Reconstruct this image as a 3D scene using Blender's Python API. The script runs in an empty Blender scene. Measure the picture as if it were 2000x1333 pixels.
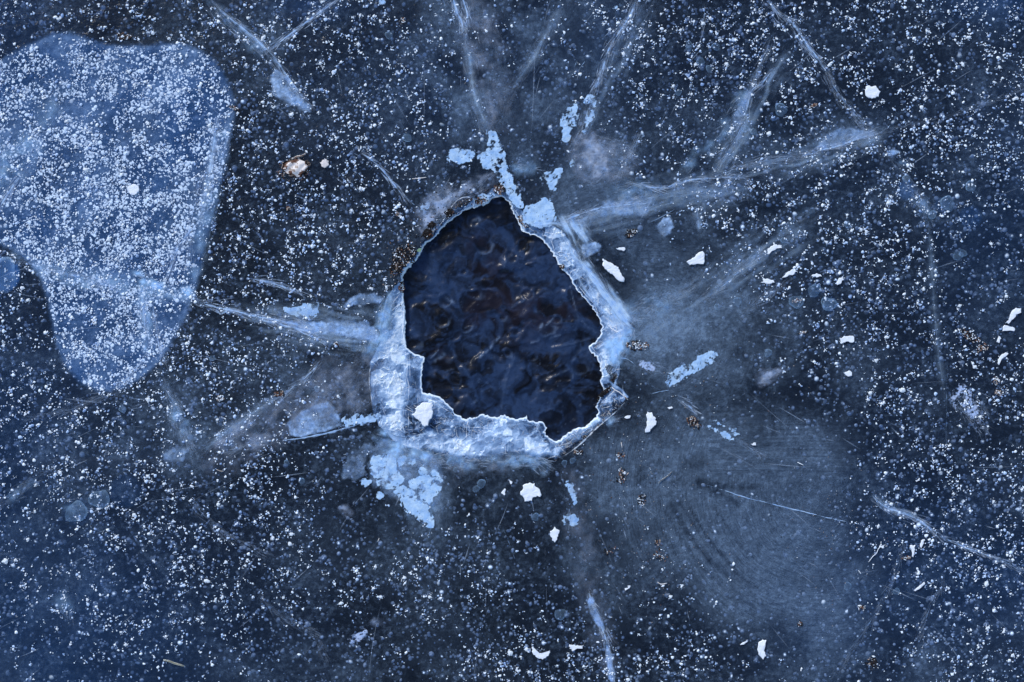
import bpy, math, random
import numpy as np
PI = math.pi
SC = bpy.context.scene
COL = SC.collection

# ------------------------------------------------------------------ camera
cam_d = bpy.data.cameras.new('camera')
cam = bpy.data.objects.new('camera', cam_d)
COL.objects.link(cam)
SC.camera = cam
cam.location = (0, 0, 3.0)
cam_d.sensor_width = 36.0
cam_d.lens = 54.0
cam_d.clip_start = 0.05
cam_d.clip_end = 200

# ------------------------------------------------------------------ sky, sun, exposure
SUN_EL, SUN_AZ = math.radians(38), math.radians(-35)
wd = bpy.data.worlds.new('World'); SC.world = wd; wd.use_nodes = True
nt = wd.node_tree
sky = nt.nodes.new('ShaderNodeTexSky'); sky.sky_type = 'NISHITA'; sky.sun_disc = False
sky.sun_elevation = SUN_EL; sky.sun_rotation = SUN_AZ
sky.air_density = 1.0; sky.dust_density = 0.4; sky.ozone_density = 1.6
bg = nt.nodes['Background']; nt.links.new(sky.outputs[0], bg.inputs[0]); bg.inputs[1].default_value = 0.12
sl = bpy.data.lights.new('sun', 'SUN'); sl.energy = 1.9; sl.angle = math.radians(14); sl.color = (1.0, 0.95, 0.90)
sun = bpy.data.objects.new('sun', sl); COL.objects.link(sun)
sun.rotation_euler = (PI / 2 - SUN_EL, 0, PI - SUN_AZ)
SC.view_settings.view_transform = 'Standard'; SC.view_settings.look = 'None'
SC.view_settings.gamma = 1.0; SC.view_settings.use_curve_mapping = False
SC.view_settings.exposure = 0.55
SC.cycles.transparent_max_bounces = 40
SC.cycles.max_bounces = 6

# ------------------------------------------------------------------ numpy noise
def _h(ix, iy, s):
    m = np.uint64(0xffffffff)
    n = (ix.astype(np.int64) * 73856093 ^ iy.astype(np.int64) * 19349663 ^ (s + 11) * 83492791).astype(np.uint64) & m
    n ^= n >> np.uint64(16); n = (n * np.uint64(0x7feb352d)) & m
    n ^= n >> np.uint64(15); n = (n * np.uint64(0x846ca68b)) & m
    n ^= n >> np.uint64(16)
    return (n & np.uint64(0xffff)).astype(np.float64) / 65535.0
def vnoise(x, y, s=0):
    x0 = np.floor(x); y0 = np.floor(y); fx = x - x0; fy = y - y0
    fx = fx * fx * fx * (fx * (fx * 6 - 15) + 10); fy = fy * fy * fy * (fy * (fy * 6 - 15) + 10)
    a = _h(x0, y0, s); b = _h(x0 + 1, y0, s); c = _h(x0, y0 + 1, s); d = _h(x0 + 1, y0 + 1, s)
    return (a * (1 - fx) + b * fx) * (1 - fy) + (c * (1 - fx) + d * fx) * fy
def fbm(x, y, s=0, o=4, g=0.5):
    v = 0.0; a = 1.0; t = 0.0
    for k in range(o):
        v = v + a * vnoise(x, y, s + k * 17); t += a; a *= g
        x, y = 1.7 * x + 1.1 * y + 3.1, -1.1 * x + 1.7 * y + 7.7
    return v / t
def ridge(x, y, s=0, o=3):
    v = 0.0; a = 1.0; t = 0.0
    for k in range(o):
        v = v + a * (1 - np.abs(2 * vnoise(x, y, s + k * 31) - 1)) ** 3; t += a; a *= 0.5
        x, y = 1.7 * x + 1.1 * y + 5.1, -1.1 * x + 1.7 * y + 2.7
    return v / t
def sstep(a, b, v):
    t = np.clip((v - a) / (b - a), 0, 1); return t * t * (3 - 2 * t)
def nearest(X, Y, poly):
    """signed distance to a closed outline (negative inside) and the nearest point on it"""
    best = np.full(X.shape, 1e18); NX = X.copy(); NY = Y.copy(); ins = np.zeros(X.shape, bool)
    n = len(poly)
    for i in range(n):
        ax, ay = poly[i]; bx, by = poly[(i + 1) % n]
        dx, dy = bx - ax, by - ay; L = dx * dx + dy * dy + 1e-12
        t = np.clip(((X - ax) * dx + (Y - ay) * dy) / L, 0, 1)
        qx = ax + t * dx; qy = ay + t * dy
        d = (X - qx) ** 2 + (Y - qy) ** 2
        m = d < best; best = np.where(m, d, best); NX = np.where(m, qx, NX); NY = np.where(m, qy, NY)
        if ay != by:
            c = ((ay > Y) != (by > Y)) & (X < (bx - ax) * (Y - ay) / (by - ay) + ax)
            ins ^= c
    d = np.sqrt(best)
    return np.where(ins, -d, d), NX, NY
def sd(X, Y, poly): return nearest(X, Y, poly)[0]
def rough(poly, step, amp, seed):
    """break a traced outline up into an uneven, chipped one"""
    out = []; n = len(poly); r = random.Random(seed); acc = 0.0
    for i in range(n):
        ax, ay = poly[i]; bx, by = poly[(i + 1) % n]
        L = math.hypot(bx - ax, by - ay); k = max(1, int(L / step))
        nx, ny = -(by - ay) / (L + 1e-9), (bx - ax) / (L + 1e-9)
        for j in range(k):
            t = j / k; o = r.gauss(0, amp) if j else 0
            out.append((ax + (bx - ax) * t + nx * o, ay + (by - ay) * t + ny * o))
    return out
def smooth(poly, it=2):
    for _ in range(it):
        o = []
        for i in range(len(poly)):
            a = poly[i]; b = poly[(i + 1) % len(poly)]
            o += [(a[0] * .75 + b[0] * .25, a[1] * .75 + b[1] * .25), (a[0] * .25 + b[0] * .75, a[1] * .25 + b[1] * .75)]
        poly = o
    return poly

# ------------------------------------------------------------------ object helpers
def put(name, verts, faces, mats, parent=None, attrs=None, smoothf=True, mat_idx=None, loc=None):
    me = bpy.data.meshes.new(name)
    verts = np.asarray(verts, dtype=np.float32)
    if isinstance(faces, np.ndarray):
        nf, k = faces.shape
        me.vertices.add(len(verts)); me.vertices.foreach_set('co', verts.ravel())
        me.loops.add(nf * k); me.loops.foreach_set('vertex_index', faces.astype(np.int32).ravel())
        me.polygons.add(nf); me.polygons.foreach_set('loop_start', np.arange(0, nf * k, k, dtype=np.int32))
        me.polygons.foreach_set('loop_total', np.full(nf, k, dtype=np.int32))
        me.update(calc_edges=True)
    else:
        me.from_pydata([tuple(map(float, v)) for v in verts], [], faces)
    for m in (mats if isinstance(mats, (list, tuple)) else [mats]): me.materials.append(m)
    if mat_idx is not None: me.polygons.foreach_set('material_index', np.asarray(mat_idx, dtype=np.int32))
    if smoothf: me.polygons.foreach_set('use_smooth', np.ones(len(me.polygons), dtype=bool))
    for k, v in (attrs or {}).items():
        v = np.asarray(v, dtype=np.float32)
        if v.ndim == 1:
            a = me.attributes.new(k, 'FLOAT', 'POINT'); a.data.foreach_set('value', v)
        else:
            a = me.attributes.new(k, 'FLOAT_VECTOR', 'POINT'); a.data.foreach_set('vector', v.ravel())
    me.update()
    o = bpy.data.objects.new(name, me); COL.objects.link(o)
    if loc is not None: o.location = loc
    if parent is not None: o.parent = parent
    return o
def tag(o, label=None, cat=None, group=None, kind=None):
    if label: o['label'] = label
    if cat: o['category'] = cat
    if group: o['group'] = group
    if kind: o['kind'] = kind
    return o
def wx(px): return (px - 1000.0) / 1000.0
def wy(py): return (666.5 - py) / 1000.0
def P(raw, ox=0, oy=0, s=1.0):
    """'x,y x,y ...' read off an enlargement of a corner at (ox, oy)"""
    v = [tuple(float(c) for c in q.split(',')) for q in raw.split()]
    return [(ox + a[0] / s, oy + a[1] / s) + tuple(a[2:]) for a in v]
Z = 3.846
OR = {'A': (0, 0), 'B': (500, 0), 'C': (1000, 0), 'D': (1480, 0), 'E': (0, 330), 'F': (500, 330), 'G': (1000, 330), 'H': (1480, 330),
      'I': (0, 660), 'J': (500, 660), 'K': (1000, 660), 'L': (1480, 660), 'M': (0, 987), 'N': (500, 987), 'O': (1000, 987), 'Q': (1480, 987), 'f': (0, 0)}
def PP(code, raw):
    return P(raw, *OR[code], s=(1.0 if code == 'f' else Z))

# ------------------------------------------------------------------ materials
class NT:
    def __init__(s, name):
        s.m = bpy.data.materials.new(name); s.m.use_nodes = True; s.t = s.m.node_tree; s.t.nodes.clear()
        s.out = s.n('ShaderNodeOutputMaterial')
    def n(s, typ, **kw):
        x = s.t.nodes.new(typ)
        for k, v in kw.items(): setattr(x, k, v)
        return x
    def l(s, a, b): s.t.links.new(a, b)
    def val(s, sock, v):
        if hasattr(v, 'is_output'): s.l(v, sock)
        else: sock.default_value = v
    def math(s, op, a, b=0.0, clamp=False):
        x = s.n('ShaderNodeMath', operation=op, use_clamp=clamp); s.val(x.inputs[0], a); s.val(x.inputs[1], b); return x.outputs[0]
    def attr(s, name, vec=False):
        x = s.n('ShaderNodeAttribute', attribute_name=name); return x.outputs['Vector' if vec else 'Fac']
    def noise(s, scale, vec=None, detail=4, rough_=0.55, dist=0.0, lac=2.0):
        x = s.n('ShaderNodeTexNoise'); x.inputs['Scale'].default_value = scale; x.inputs['Detail'].default_value = detail
        x.inputs['Roughness'].default_value = rough_; x.inputs['Distortion'].default_value = dist; x.inputs['Lacunarity'].default_value = lac
        if vec is not None: s.l(vec, x.inputs['Vector'])
        return x.outputs['Fac']
    def pos(s): return s.n('ShaderNodeNewGeometry').outputs['Position']
    def vmul(s, v, k):
        x = s.n('ShaderNodeVectorMath', operation='MULTIPLY'); s.val(x.inputs[0], v); x.inputs[1].default_value = k; return x.outputs[0]
    def ramp(s, f, stops, mode='LINEAR'):
        x = s.n('ShaderNodeValToRGB'); s.l(f, x.inputs[0]); r = x.color_ramp; r.interpolation = mode
        while len(r.elements) < len(stops): r.elements.new(0.5)
        for e, (p, c) in zip(r.elements, stops):
            e.position = p; e.color = (c, c, c, 1) if isinstance(c, (int, float)) else tuple(c) + (1,)
        return x.outputs[0]
    def range(s, f, a, b, c=0.0, d=1.0):
        x = s.n('ShaderNodeMapRange'); s.l(f, x.inputs[0])
        for i, v in enumerate((a, b, c, d)): s.val(x.inputs[i + 1], v)
        return x.outputs[0]
    def mixc(s, f, a, b):
        x = s.n('ShaderNodeMix', data_type='RGBA'); s.val(x.inputs[0], f); s.val(x.inputs[6], a if hasattr(a, 'is_output') else tuple(a) + (1,)); s.val(x.inputs[7], b if hasattr(b, 'is_output') else tuple(b) + (1,)); return x.outputs[2]
    def mix(s, f, a, b):
        x = s.n('ShaderNodeMixShader'); s.val(x.inputs[0], f); s.l(a, x.inputs[1]); s.l(b, x.inputs[2]); return x.outputs[0]
    def diff(s, c, nrm=None):
        x = s.n('ShaderNodeBsdfDiffuse'); s.val(x.inputs[0], c if hasattr(c, 'is_output') else tuple(c) + (1,))
        if nrm is not None: s.l(nrm, x.inputs['Normal'])
        return x.outputs[0]
    def transp(s, c=(1, 1, 1)):
        x = s.n('ShaderNodeBsdfTransparent'); s.val(x.inputs[0], c if hasattr(c, 'is_output') else tuple(c) + (1,)); return x.outputs[0]
    def bump(s, h, dist, strength=1.0):
        x = s.n('ShaderNodeBump'); x.inputs['Distance'].default_value = dist; x.inputs['Strength'].default_value = strength; s.l(h, x.inputs['Height']); return x.outputs[0]
    def coat(s, base, rgh, nrm=None, ior=1.31, gain=1.0):
        f = s.n('ShaderNodeFresnel'); f.inputs[0].default_value = ior
        g = s.n('ShaderNodeBsdfGlossy'); g.inputs['Roughness'].default_value = rgh; g.inputs[0].default_value = (1, 1, 1, 1)
        if nrm is not None: s.l(nrm, f.inputs[1]); s.l(nrm, g.inputs['Normal'])
        fac = f.outputs[0] if gain == 1.0 else s.math('MULTIPLY', f.outputs[0], gain, True)
        return s.mix(fac, base, g.outputs[0])
    def done(s, sh): s.l(sh, s.out.inputs[0]); return s.m

def mat_ice():
    t = NT('clear_ice')
    pos = t.pos()
    fine = t.noise(95, pos, 6, 0.72)
    mid = t.noise(13, pos, 5, 0.6, 0.6)
    haze = t.attr('haze'); smear = t.attr('smear'); blue = t.attr('blue')
    fib = t.noise(1.0, t.attr('fib', True), 5, 0.6)
    grit = t.noise(330, pos, 3, 0.6)
    a = t.math('MULTIPLY', haze, t.range(mid, 0.3, 0.7, 0.55, 1.3))
    a = t.math('MULTIPLY', a, t.range(fine, 0.3, 0.7, 0.45, 1.5))
    b = t.math('MULTIPLY', smear, t.range(fib, 0.32, 0.68, 0.5, 1.3))
    b = t.math('MULTIPLY', b, t.math('MULTIPLY', t.range(grit, 0.3, 0.7, 0.75, 1.25), t.range(fine, 0.3, 0.7, 0.7, 1.25)))
    dust = t.math('MULTIPLY', t.range(t.math('MULTIPLY', fine, t.range(mid, 0.3, 0.7, 0.85, 1.15)), 0.5, 0.72), 0.12)
    c = t.math('MULTIPLY', blue, t.range(mid, 0.3, 0.7, 0.75, 1.2))
    fac = t.math('ADD', t.math('ADD', a, b), t.math('ADD', dust, c), True)
    colr = t.mixc(t.math('DIVIDE', c, t.math('ADD', fac, 0.001), True), (0.25, 0.37, 0.54), (0.030, 0.135, 0.40))
    nrm = t.bump(t.math('ADD', t.noise(25, pos, 4, 0.6), t.math('MULTIPLY', grit, 0.05)), 0.006)
    base = t.mix(fac, t.transp((0.80, 0.86, 0.96)), t.diff(colr, nrm))
    return t.done(t.coat(base, 0.16, nrm))
def mat_water():
    t = NT('dark_water')
    nrm = t.bump(t.noise(34, t.pos(), 3, 0.5, 1.6), 0.0013)
    m = t.attr('murk_sheen'); b = t.attr('brown'); w = t.attr('glint_sliver')
    m2 = t.math('MULTIPLY', m, t.range(t.noise(130, t.pos(), 4, 0.6), 0.3, 0.7, 0.7, 1.25))
    c = t.mixc(m2, (0.0030, 0.0034, 0.006), (0.021, 0.042, 0.098))
    c = t.mixc(b, c, (0.016, 0.011, 0.017))
    c = t.mixc(w, c, (0.20, 0.28, 0.42))  # pale slivers plus the painted lit sides of the craters
    return t.done(t.coat(t.diff(c, nrm), 0.27, nrm, 1.31))
def mat_frost(name, colr, fs, lo, hi, floor=0.0, aniso=None, rgh=0.5, cap=0.95, erode=0.0):
    """milky ice: clear where its density is low, white where it is high; grain size fs"""
    t = NT(name)
    pos = t.pos()
    vec = t.vmul(t.attr('fib', True), aniso) if aniso else pos
    f = t.noise(fs, vec, 5, 0.62, 0.3)
    dens = t.attr('dens')
    if erode:
        a = t.range(t.math('ADD', dens, t.math('MULTIPLY', t.math('SUBTRACT', f, 0.5), erode)), lo, hi, 0.0, 1.0)
        a = t.math('MULTIPLY', a, t.math('MULTIPLY', t.range(t.noise(50, pos, 4, 0.65), 0.3, 0.7, 0.7, 1.1), t.range(dens, 0.0, 0.7, 0.45, 1.0)))
    else:
        a = t.math('MULTIPLY', dens, t.range(f, lo, hi, floor, 1.25))
    fac = t.math('MINIMUM', t.math('MULTIPLY', a, 1.0, True), cap)
    g = t.noise(70, pos, 6, 0.7)
    c = t.mixc(t.range(g, 0.3, 0.7), tuple(x * y for x, y in zip(colr, (0.66, 0.78, 0.92))), tuple(min(.98, x * y) for x, y in zip(colr, (1.5, 1.25, 1.05))))
    nrm = t.bump(f, 0.0015)
    base = t.mix(fac, t.transp(), t.diff(c, nrm))
    f = t.n('ShaderNodeFresnel'); f.inputs[0].default_value = 1.31
    gl = t.n('ShaderNodeBsdfGlossy'); gl.inputs['Roughness'].default_value = rgh; t.l(nrm, gl.inputs['Normal'])
    return t.done(t.mix(t.math('MULTIPLY', f.outputs[0], fac), base, gl.outputs[0]))
def mat_rim():
    t = NT('broken_edge_ice')
    pos = t.pos()
    dens = t.attr('dens')
    vo = t.n('ShaderNodeTexVoronoi', feature='DISTANCE_TO_EDGE'); vo.inputs['Scale'].default_value = 30
    w = t.n('ShaderNodeVectorMath', operation='ADD'); t.l(pos, w.inputs[0])
    nz = t.n('ShaderNodeTexNoise'); nz.inputs['Scale'].default_value = 22; nz.inputs['Detail'].default_value = 4; t.l(pos, nz.inputs['Vector'])
    t.l(t.vmul(nz.outputs['Color'], (0.06, 0.06, 0.06)), w.inputs[1]); t.l(w.outputs[0], vo.inputs['Vector'])
    vein = t.range(vo.outputs['Distance'], 0.0, 0.07, 1.0, 0.0)
    vmask = t.range(t.noise(14, pos, 2), 0.45, 0.6)
    vein = t.math('MULTIPLY', vein, vmask)
    f = t.noise(38, pos, 8, 0.66, 0.6)
    a = t.math('MULTIPLY', dens, t.range(f, 0.3, 0.7, 0.7, 1.15))
    a = t.math('ADD', a, t.math('MULTIPLY', vein, 0.3), True)
    fac = t.math('MINIMUM', a, 0.96)
    c = t.ramp(a, [(0.0, (0.14, 0.30, 0.62)), (0.45, (0.28, 0.48, 0.84)), (0.8, (0.46, 0.66, 0.94)), (1.0, (0.78, 0.89, 0.99))])
    nrm = t.bump(t.math('ADD', t.math('MULTIPLY', f, 0.8), t.math('MULTIPLY', vein, 0.5)), 0.003)
    base = t.mix(fac, t.transp((0.55, 0.72, 0.95)), t.diff(c, nrm))
    return t.done(t.coat(base, 0.12, nrm, 1.31, 0.9))
def mat_plain(name, c1, c2, scale=120, rgh=0.6, bump=0.001, ior=1.35):
    t = NT(name)
    f = t.noise(scale, t.n('ShaderNodeTexCoord').outputs['Object'], 4, 0.6)
    nrm = t.bump(f, bump)
    return t.done(t.coat(t.diff(t.mixc(t.range(f, 0.3, 0.7), c1, c2), nrm), rgh, nrm, ior))
def mat_bubble():
    t = NT('trapped_air')
    lw = t.n('ShaderNodeLayerWeight'); lw.inputs[0].default_value = 0.5
    a = t.math('MULTIPLY', t.range(lw.outputs['Facing'], 0.0, 0.95, 1.0, 0.0), t.attr('dens'))
    return t.done(t.mix(a, t.transp(), t.diff((0.66, 0.80, 0.98))))

M_ICE, M_WATER, M_RIM, M_BUB = mat_ice(), mat_water(), mat_rim(), mat_bubble()
BLUEW = (0.40, 0.64, 0.96)
M_SOLID = mat_frost('milky_frost', BLUEW, 150, 0.36, 0.62, erode=1.3, cap=0.92)
M_SOFT = mat_frost('cloudy_ice', (0.33, 0.59, 0.95), 60, 0.25, 0.75, 0.3)
M_FILM = mat_frost('frosted_film', (0.36, 0.58, 0.93), 170, 0.28, 0.72, 0.45, cap=0.9)
M_GRAIN = mat_frost('granular_ice', (0.42, 0.58, 0.88), 190, 0.42, 0.75, erode=2.2, cap=0.85)
M_GREY = mat_frost('grey_cloudy_ice', (0.32, 0.43, 0.62), 120, 0.28, 0.7, 0.4)
M_STREAK = mat_frost('streaked_ice', (0.38, 0.61, 0.96), 1.0, 0.30, 0.95, aniso=(40, 420, 1), erode=1.7, cap=0.85)
M_WISP = mat_frost('wispy_ice', (0.42, 0.65, 0.97), 1.0, 0.25, 0.72, 0.3, aniso=(9, 120, 1), cap=0.85)
M_FINE_ = mat_frost('fine_fracture', (0.52, 0.70, 0.96), 240, 0.25, 0.6, 0.45, cap=0.9)
M_VEIN = mat_frost('white_fracture', (0.74, 0.86, 0.98), 110, 0.25, 0.85, rgh=0.2, erode=1.5, cap=0.9)
M_SNOW = mat_plain('frost_white', (0.68, 0.80, 0.95), (0.88, 0.93, 0.98), 200, 0.7, 0.001)
M_SNOW_MID = mat_plain('frost_bluish', (0.38, 0.54, 0.82), (0.60, 0.74, 0.93), 200, 0.7, 0.001)
M_SNOW_DIM = mat_plain('frost_sunk_in_ice', (0.17, 0.28, 0.50), (0.32, 0.46, 0.74), 200, 0.7, 0.001)
M_FLAKE = mat_plain('ice_chip_white', (0.70, 0.78, 0.90), (0.88, 0.92, 0.98), 90, 0.5, 0.002)
M_DKBROWN = mat_plain('wet_dark_dirt', (0.004, 0.004, 0.005), (0.013, 0.010, 0.011), 300, 0.8, 0.002, 1.18)
M_RUST = mat_plain('rust_brown_litter', (0.06, 0.026, 0.016), (0.19, 0.085, 0.05), 200, 0.5, 0.002)
M_TAN = mat_plain('tan_litter', (0.26, 0.20, 0.16), (0.48, 0.41, 0.37), 150, 0.5, 0.002)
M_CREAM = mat_plain('pale_dry_leaf', (0.60, 0.56, 0.55), (0.85, 0.80, 0.78), 60, 0.5, 0.003)
M_GREEN = mat_plain('green_leaf', (0.10, 0.20, 0.10), (0.30, 0.45, 0.32), 200, 0.5)
M_STRAW = mat_plain('olive_straw', (0.13, 0.13, 0.09), (0.34, 0.32, 0.22), 200, 0.5)

# ------------------------------------------------------------------ outlines
HOLE = [(978,383),(991,392),(1002,413),(1012,434),(1018,450),(1029,455),(1047,460),(1062,470),(1075,486),(1088,509),(1099,528),(1112,538),
 (1127,567),(1146,587),(1161,606),(1172,624),(1178,639),(1173,655),(1166,665),(1158,671),(1150,677),(1156,691),(1166,696),(1172,717),(1177,735),
 (1172,744),(1179,759),(1172,780),(1163,796),(1170,806),(1166,816),(1146,832),(1125,839),(1104,852),(1087,864),(1075,858),(1062,845),(1069,837),
 (1060,825),(1034,824),(1029,812),(1020,818),(1007,821),(993,815),(978,812),(970,817),(958,816),(945,810),(937,811),(925,817),(906,819),(893,812),
 (885,806),(880,797),(874,790),(862,780),(851,774),(838,769),(825,768),(823,750),(824,733),(825,715),(829,700),(818,694),(807,691),(799,685),
 (793,680),(790,660),(791,642),(790,620),(789,603),(787,577),(788,564),(786,550),(787,538),(797,523),(812,509),(820,494),(830,478),(848,463),
 (864,444),(875,434),(885,426),(906,411),(918,407),(929,405),(940,400),(947,399),(953,397),(958,390),(965,386)]
RIM = [(985,372),(996,384),(1008,398),(1022,412),(1035,425),(1052,438),(1078,440),(1098,452),(1112,468),(1124,488),(1138,510),(1158,530),(1182,566),
 (1212,603),(1241,640),(1234,655),(1214,664),(1204,678),(1207,700),(1211,718),(1208,738),(1204,752),(1222,768),(1230,776),(1212,794),(1196,812),
 (1170,832),(1146,852),(1118,875),(1098,890),(1085,903),(1070,897),(1052,900),(1030,896),(1000,890),(960,896),(920,902),(893,902),(860,892),
 (820,880),(785,872),(768,862),(750,845),(737,826),(728,805),(724,780),(722,740),(723,706),(735,682),(742,668),(745,640),(748,610),(760,580),
 (768,562),(782,548),(781,536),(790,520),(806,505),(814,490),(823,474),(838,458),(852,440),(868,428),(880,414),(886,400),(899,388),(915,383),
 (928,388),(938,390),(950,380),(960,368),(972,362)]
LOBE = smooth([(-60,140),(0,120),(30,100),(90,70),(130,63),(170,75),(210,90),(290,90),(340,85),(385,95),(420,120),(445,160),(458,200),(456,240),(445,290),
 (430,370),(410,440),(395,500),(385,560),(360,620),(330,680),(300,720),(260,750),(210,768),(165,755),(130,720),(108,670),(100,620),(90,570),
 (75,530),(40,500),(15,480),(-60,470)], 2)
HOLE_J = rough(HOLE, 3.5, 1.1, 5)
RIM_J = rough(RIM, 7, 1.6, 8)

# ------------------------------------------------------------------ hazes of the sheet (x, y, rx, ry, rotation, strength)
HAZE = [(960,60,190,170,0,.26),(1000,200,110,120,0,.13),(850,470,60,40,-40,.10),(600,720,110,60,-20,.16),(660,690,70,40,0,.10),(700,900,80,40,0,.10),
 (900,960,130,60,0,.16),(1450,330,90,50,-20,.14),(1390,390,50,90,10,.13),(560,170,50,60,40,.12),(520,90,50,40,40,.16),(345,830,60,90,-25,.16),
 (230,910,90,60,0,.16),(470,830,110,35,-35,.15),(1340,620,180,60,-15,.20),(1280,640,80,40,0,.16),(1500,500,120,60,-40,.13),(1650,260,110,30,-20,.20),
 (1560,700,90,70,0,.12),(1500,760,80,60,0,.16),(830,350,60,60,0,.06),(880,1000,90,50,0,.12),(780,1080,150,60,0,.05),(1150,1080,45,150,0,.16),
 (640,1290,90,40,0,.08),(860,1310,300,50,0,.06),(1600,1310,160,40,0,.10),(1770,1290,80,50,0,.16),(1870,820,40,60,-30,.10),(1800,420,60,90,-20,.07),
 (1040,300,40,30,0,.22),(1000,340,25,25,0,.12),(480,700,50,40,0,.06),(1640,700,120,60,0,.05),(1150,600,60,60,0,.05),(30,300,90,120,30,.05)]
SMEAR = [(1175,310,75,90,20,.30),(1130,400,80,60,0,.24),(1230,460,60,90,0,.20),(1320,560,85,110,0,.27),(1280,640,80,70,0,.16),(1430,690,80,70,0,.16),
 (1340,760,120,80,0,.14),(1430,880,170,80,0,.27),(1600,870,75,60,0,.20),(1320,960,120,90,30,.26),(1400,1040,130,110,40,.34),(1480,1130,140,100,0,.30),
 (1580,1010,110,110,0,.24),(1600,1180,90,70,0,.14),(1200,960,90,90,0,.17),(1180,880,70,50,0,.10),(1230,1110,70,70,0,.14),(1120,1100,40,70,0,.12),
 (640,700,50,35,0,.08),(1640,1250,90,60,0,.12),(1700,1120,60,60,0,.08),(1310,700,120,60,0,.12),(1230,1210,60,60,0,.06)]
BLUE = [(1750,1150,330,260,0,.13),(1500,200,500,300,0,.06),(1850,600,300,400,0,.05),(700,200,400,200,0,.04),(-40,1330,420,380,0,.26),(-60,900,260,320,0,.16),(250,1250,300,160,0,.10),(-60,30,190,160,0,.20),(1950,-30,110,70,0,.50),(2050,350,140,250,0,.14),
 (600,10,80,30,0,.30),(860,130,190,160,0,.07),(1110,60,130,130,0,.05),(1230,430,120,120,0,.05),(2080,1250,200,260,0,.18),(1700,1150,260,200,0,.07),
 (1200,60,60,80,20,.08),(1900,470,100,80,0,.06),(1900,600,90,60,0,.06),(-80,400,130,300,0,.12),(60,700,100,150,0,.07)]
def blobs(X, Y, L, k=1.0):
    v = np.zeros(X.shape)
    for (x, y, rx, ry, ro, a) in L:
        c, s = math.cos(math.radians(ro)), math.sin(math.radians(ro))
        dx, dy = X - x, Y - y
        u = (dx * c + dy * s) / rx; w = (-dx * s + dy * c) / ry
        v += a * np.exp(-(u * u + w * w) * k)
    return v

def axis(fine, a, b, lims):
    left = -np.geomspace(1, lims[1] - a + 1, 14)[::-1] + 1 + a
    f = np.arange(a, b + fine, fine); r = np.geomspace(1, lims[1] - a + 1, 14) - 1 + f[-1]
    return np.concatenate([left[:-1], f, r[1:]])
def grid_mesh(xs, ys, keep=None, clip=None):
    """a tensor grid in photo units; keep(Xc, Yc) picks cells; clip: outlines the loose edge is drawn onto"""
    X, Y = np.meshgrid(xs, ys); ny, nx = X.shape
    Xc = (X[:-1, :-1] + X[1:, 1:]) / 2; Yc = (Y[:-1, :-1] + Y[1:, 1:]) / 2
    K = np.ones(Xc.shape, bool) if keep is None else keep(Xc, Yc)
    idx = np.arange(ny * nx).reshape(ny, nx)
    q = np.stack([idx[1:, :-1][K], idx[1:, 1:][K], idx[:-1, 1:][K], idx[:-1, :-1][K]], 1)
    used = np.unique(q); mp = np.full(ny * nx, -1); mp[used] = np.arange(len(used)); q = mp[q]
    x = X.ravel()[used].copy(); y = Y.ravel()[used].copy()
    cnt = np.bincount(q.ravel(), minlength=len(used)); edge = cnt < 4
    if clip:
        e = np.where(edge)[0]
        bd = np.full(len(e), 1e9); bx = x[e].copy(); by = y[e].copy()
        for poly, lim in clip:
            d, qx, qy = nearest(x[e], y[e], poly)
            m = (np.abs(d) < bd) & (np.abs(d) < lim); bd = np.where(m, np.abs(d), bd); bx = np.where(m, qx, bx); by = np.where(m, qy, by)
        x[e] = bx; y[e] = by
    return x, y, q, edge

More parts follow.
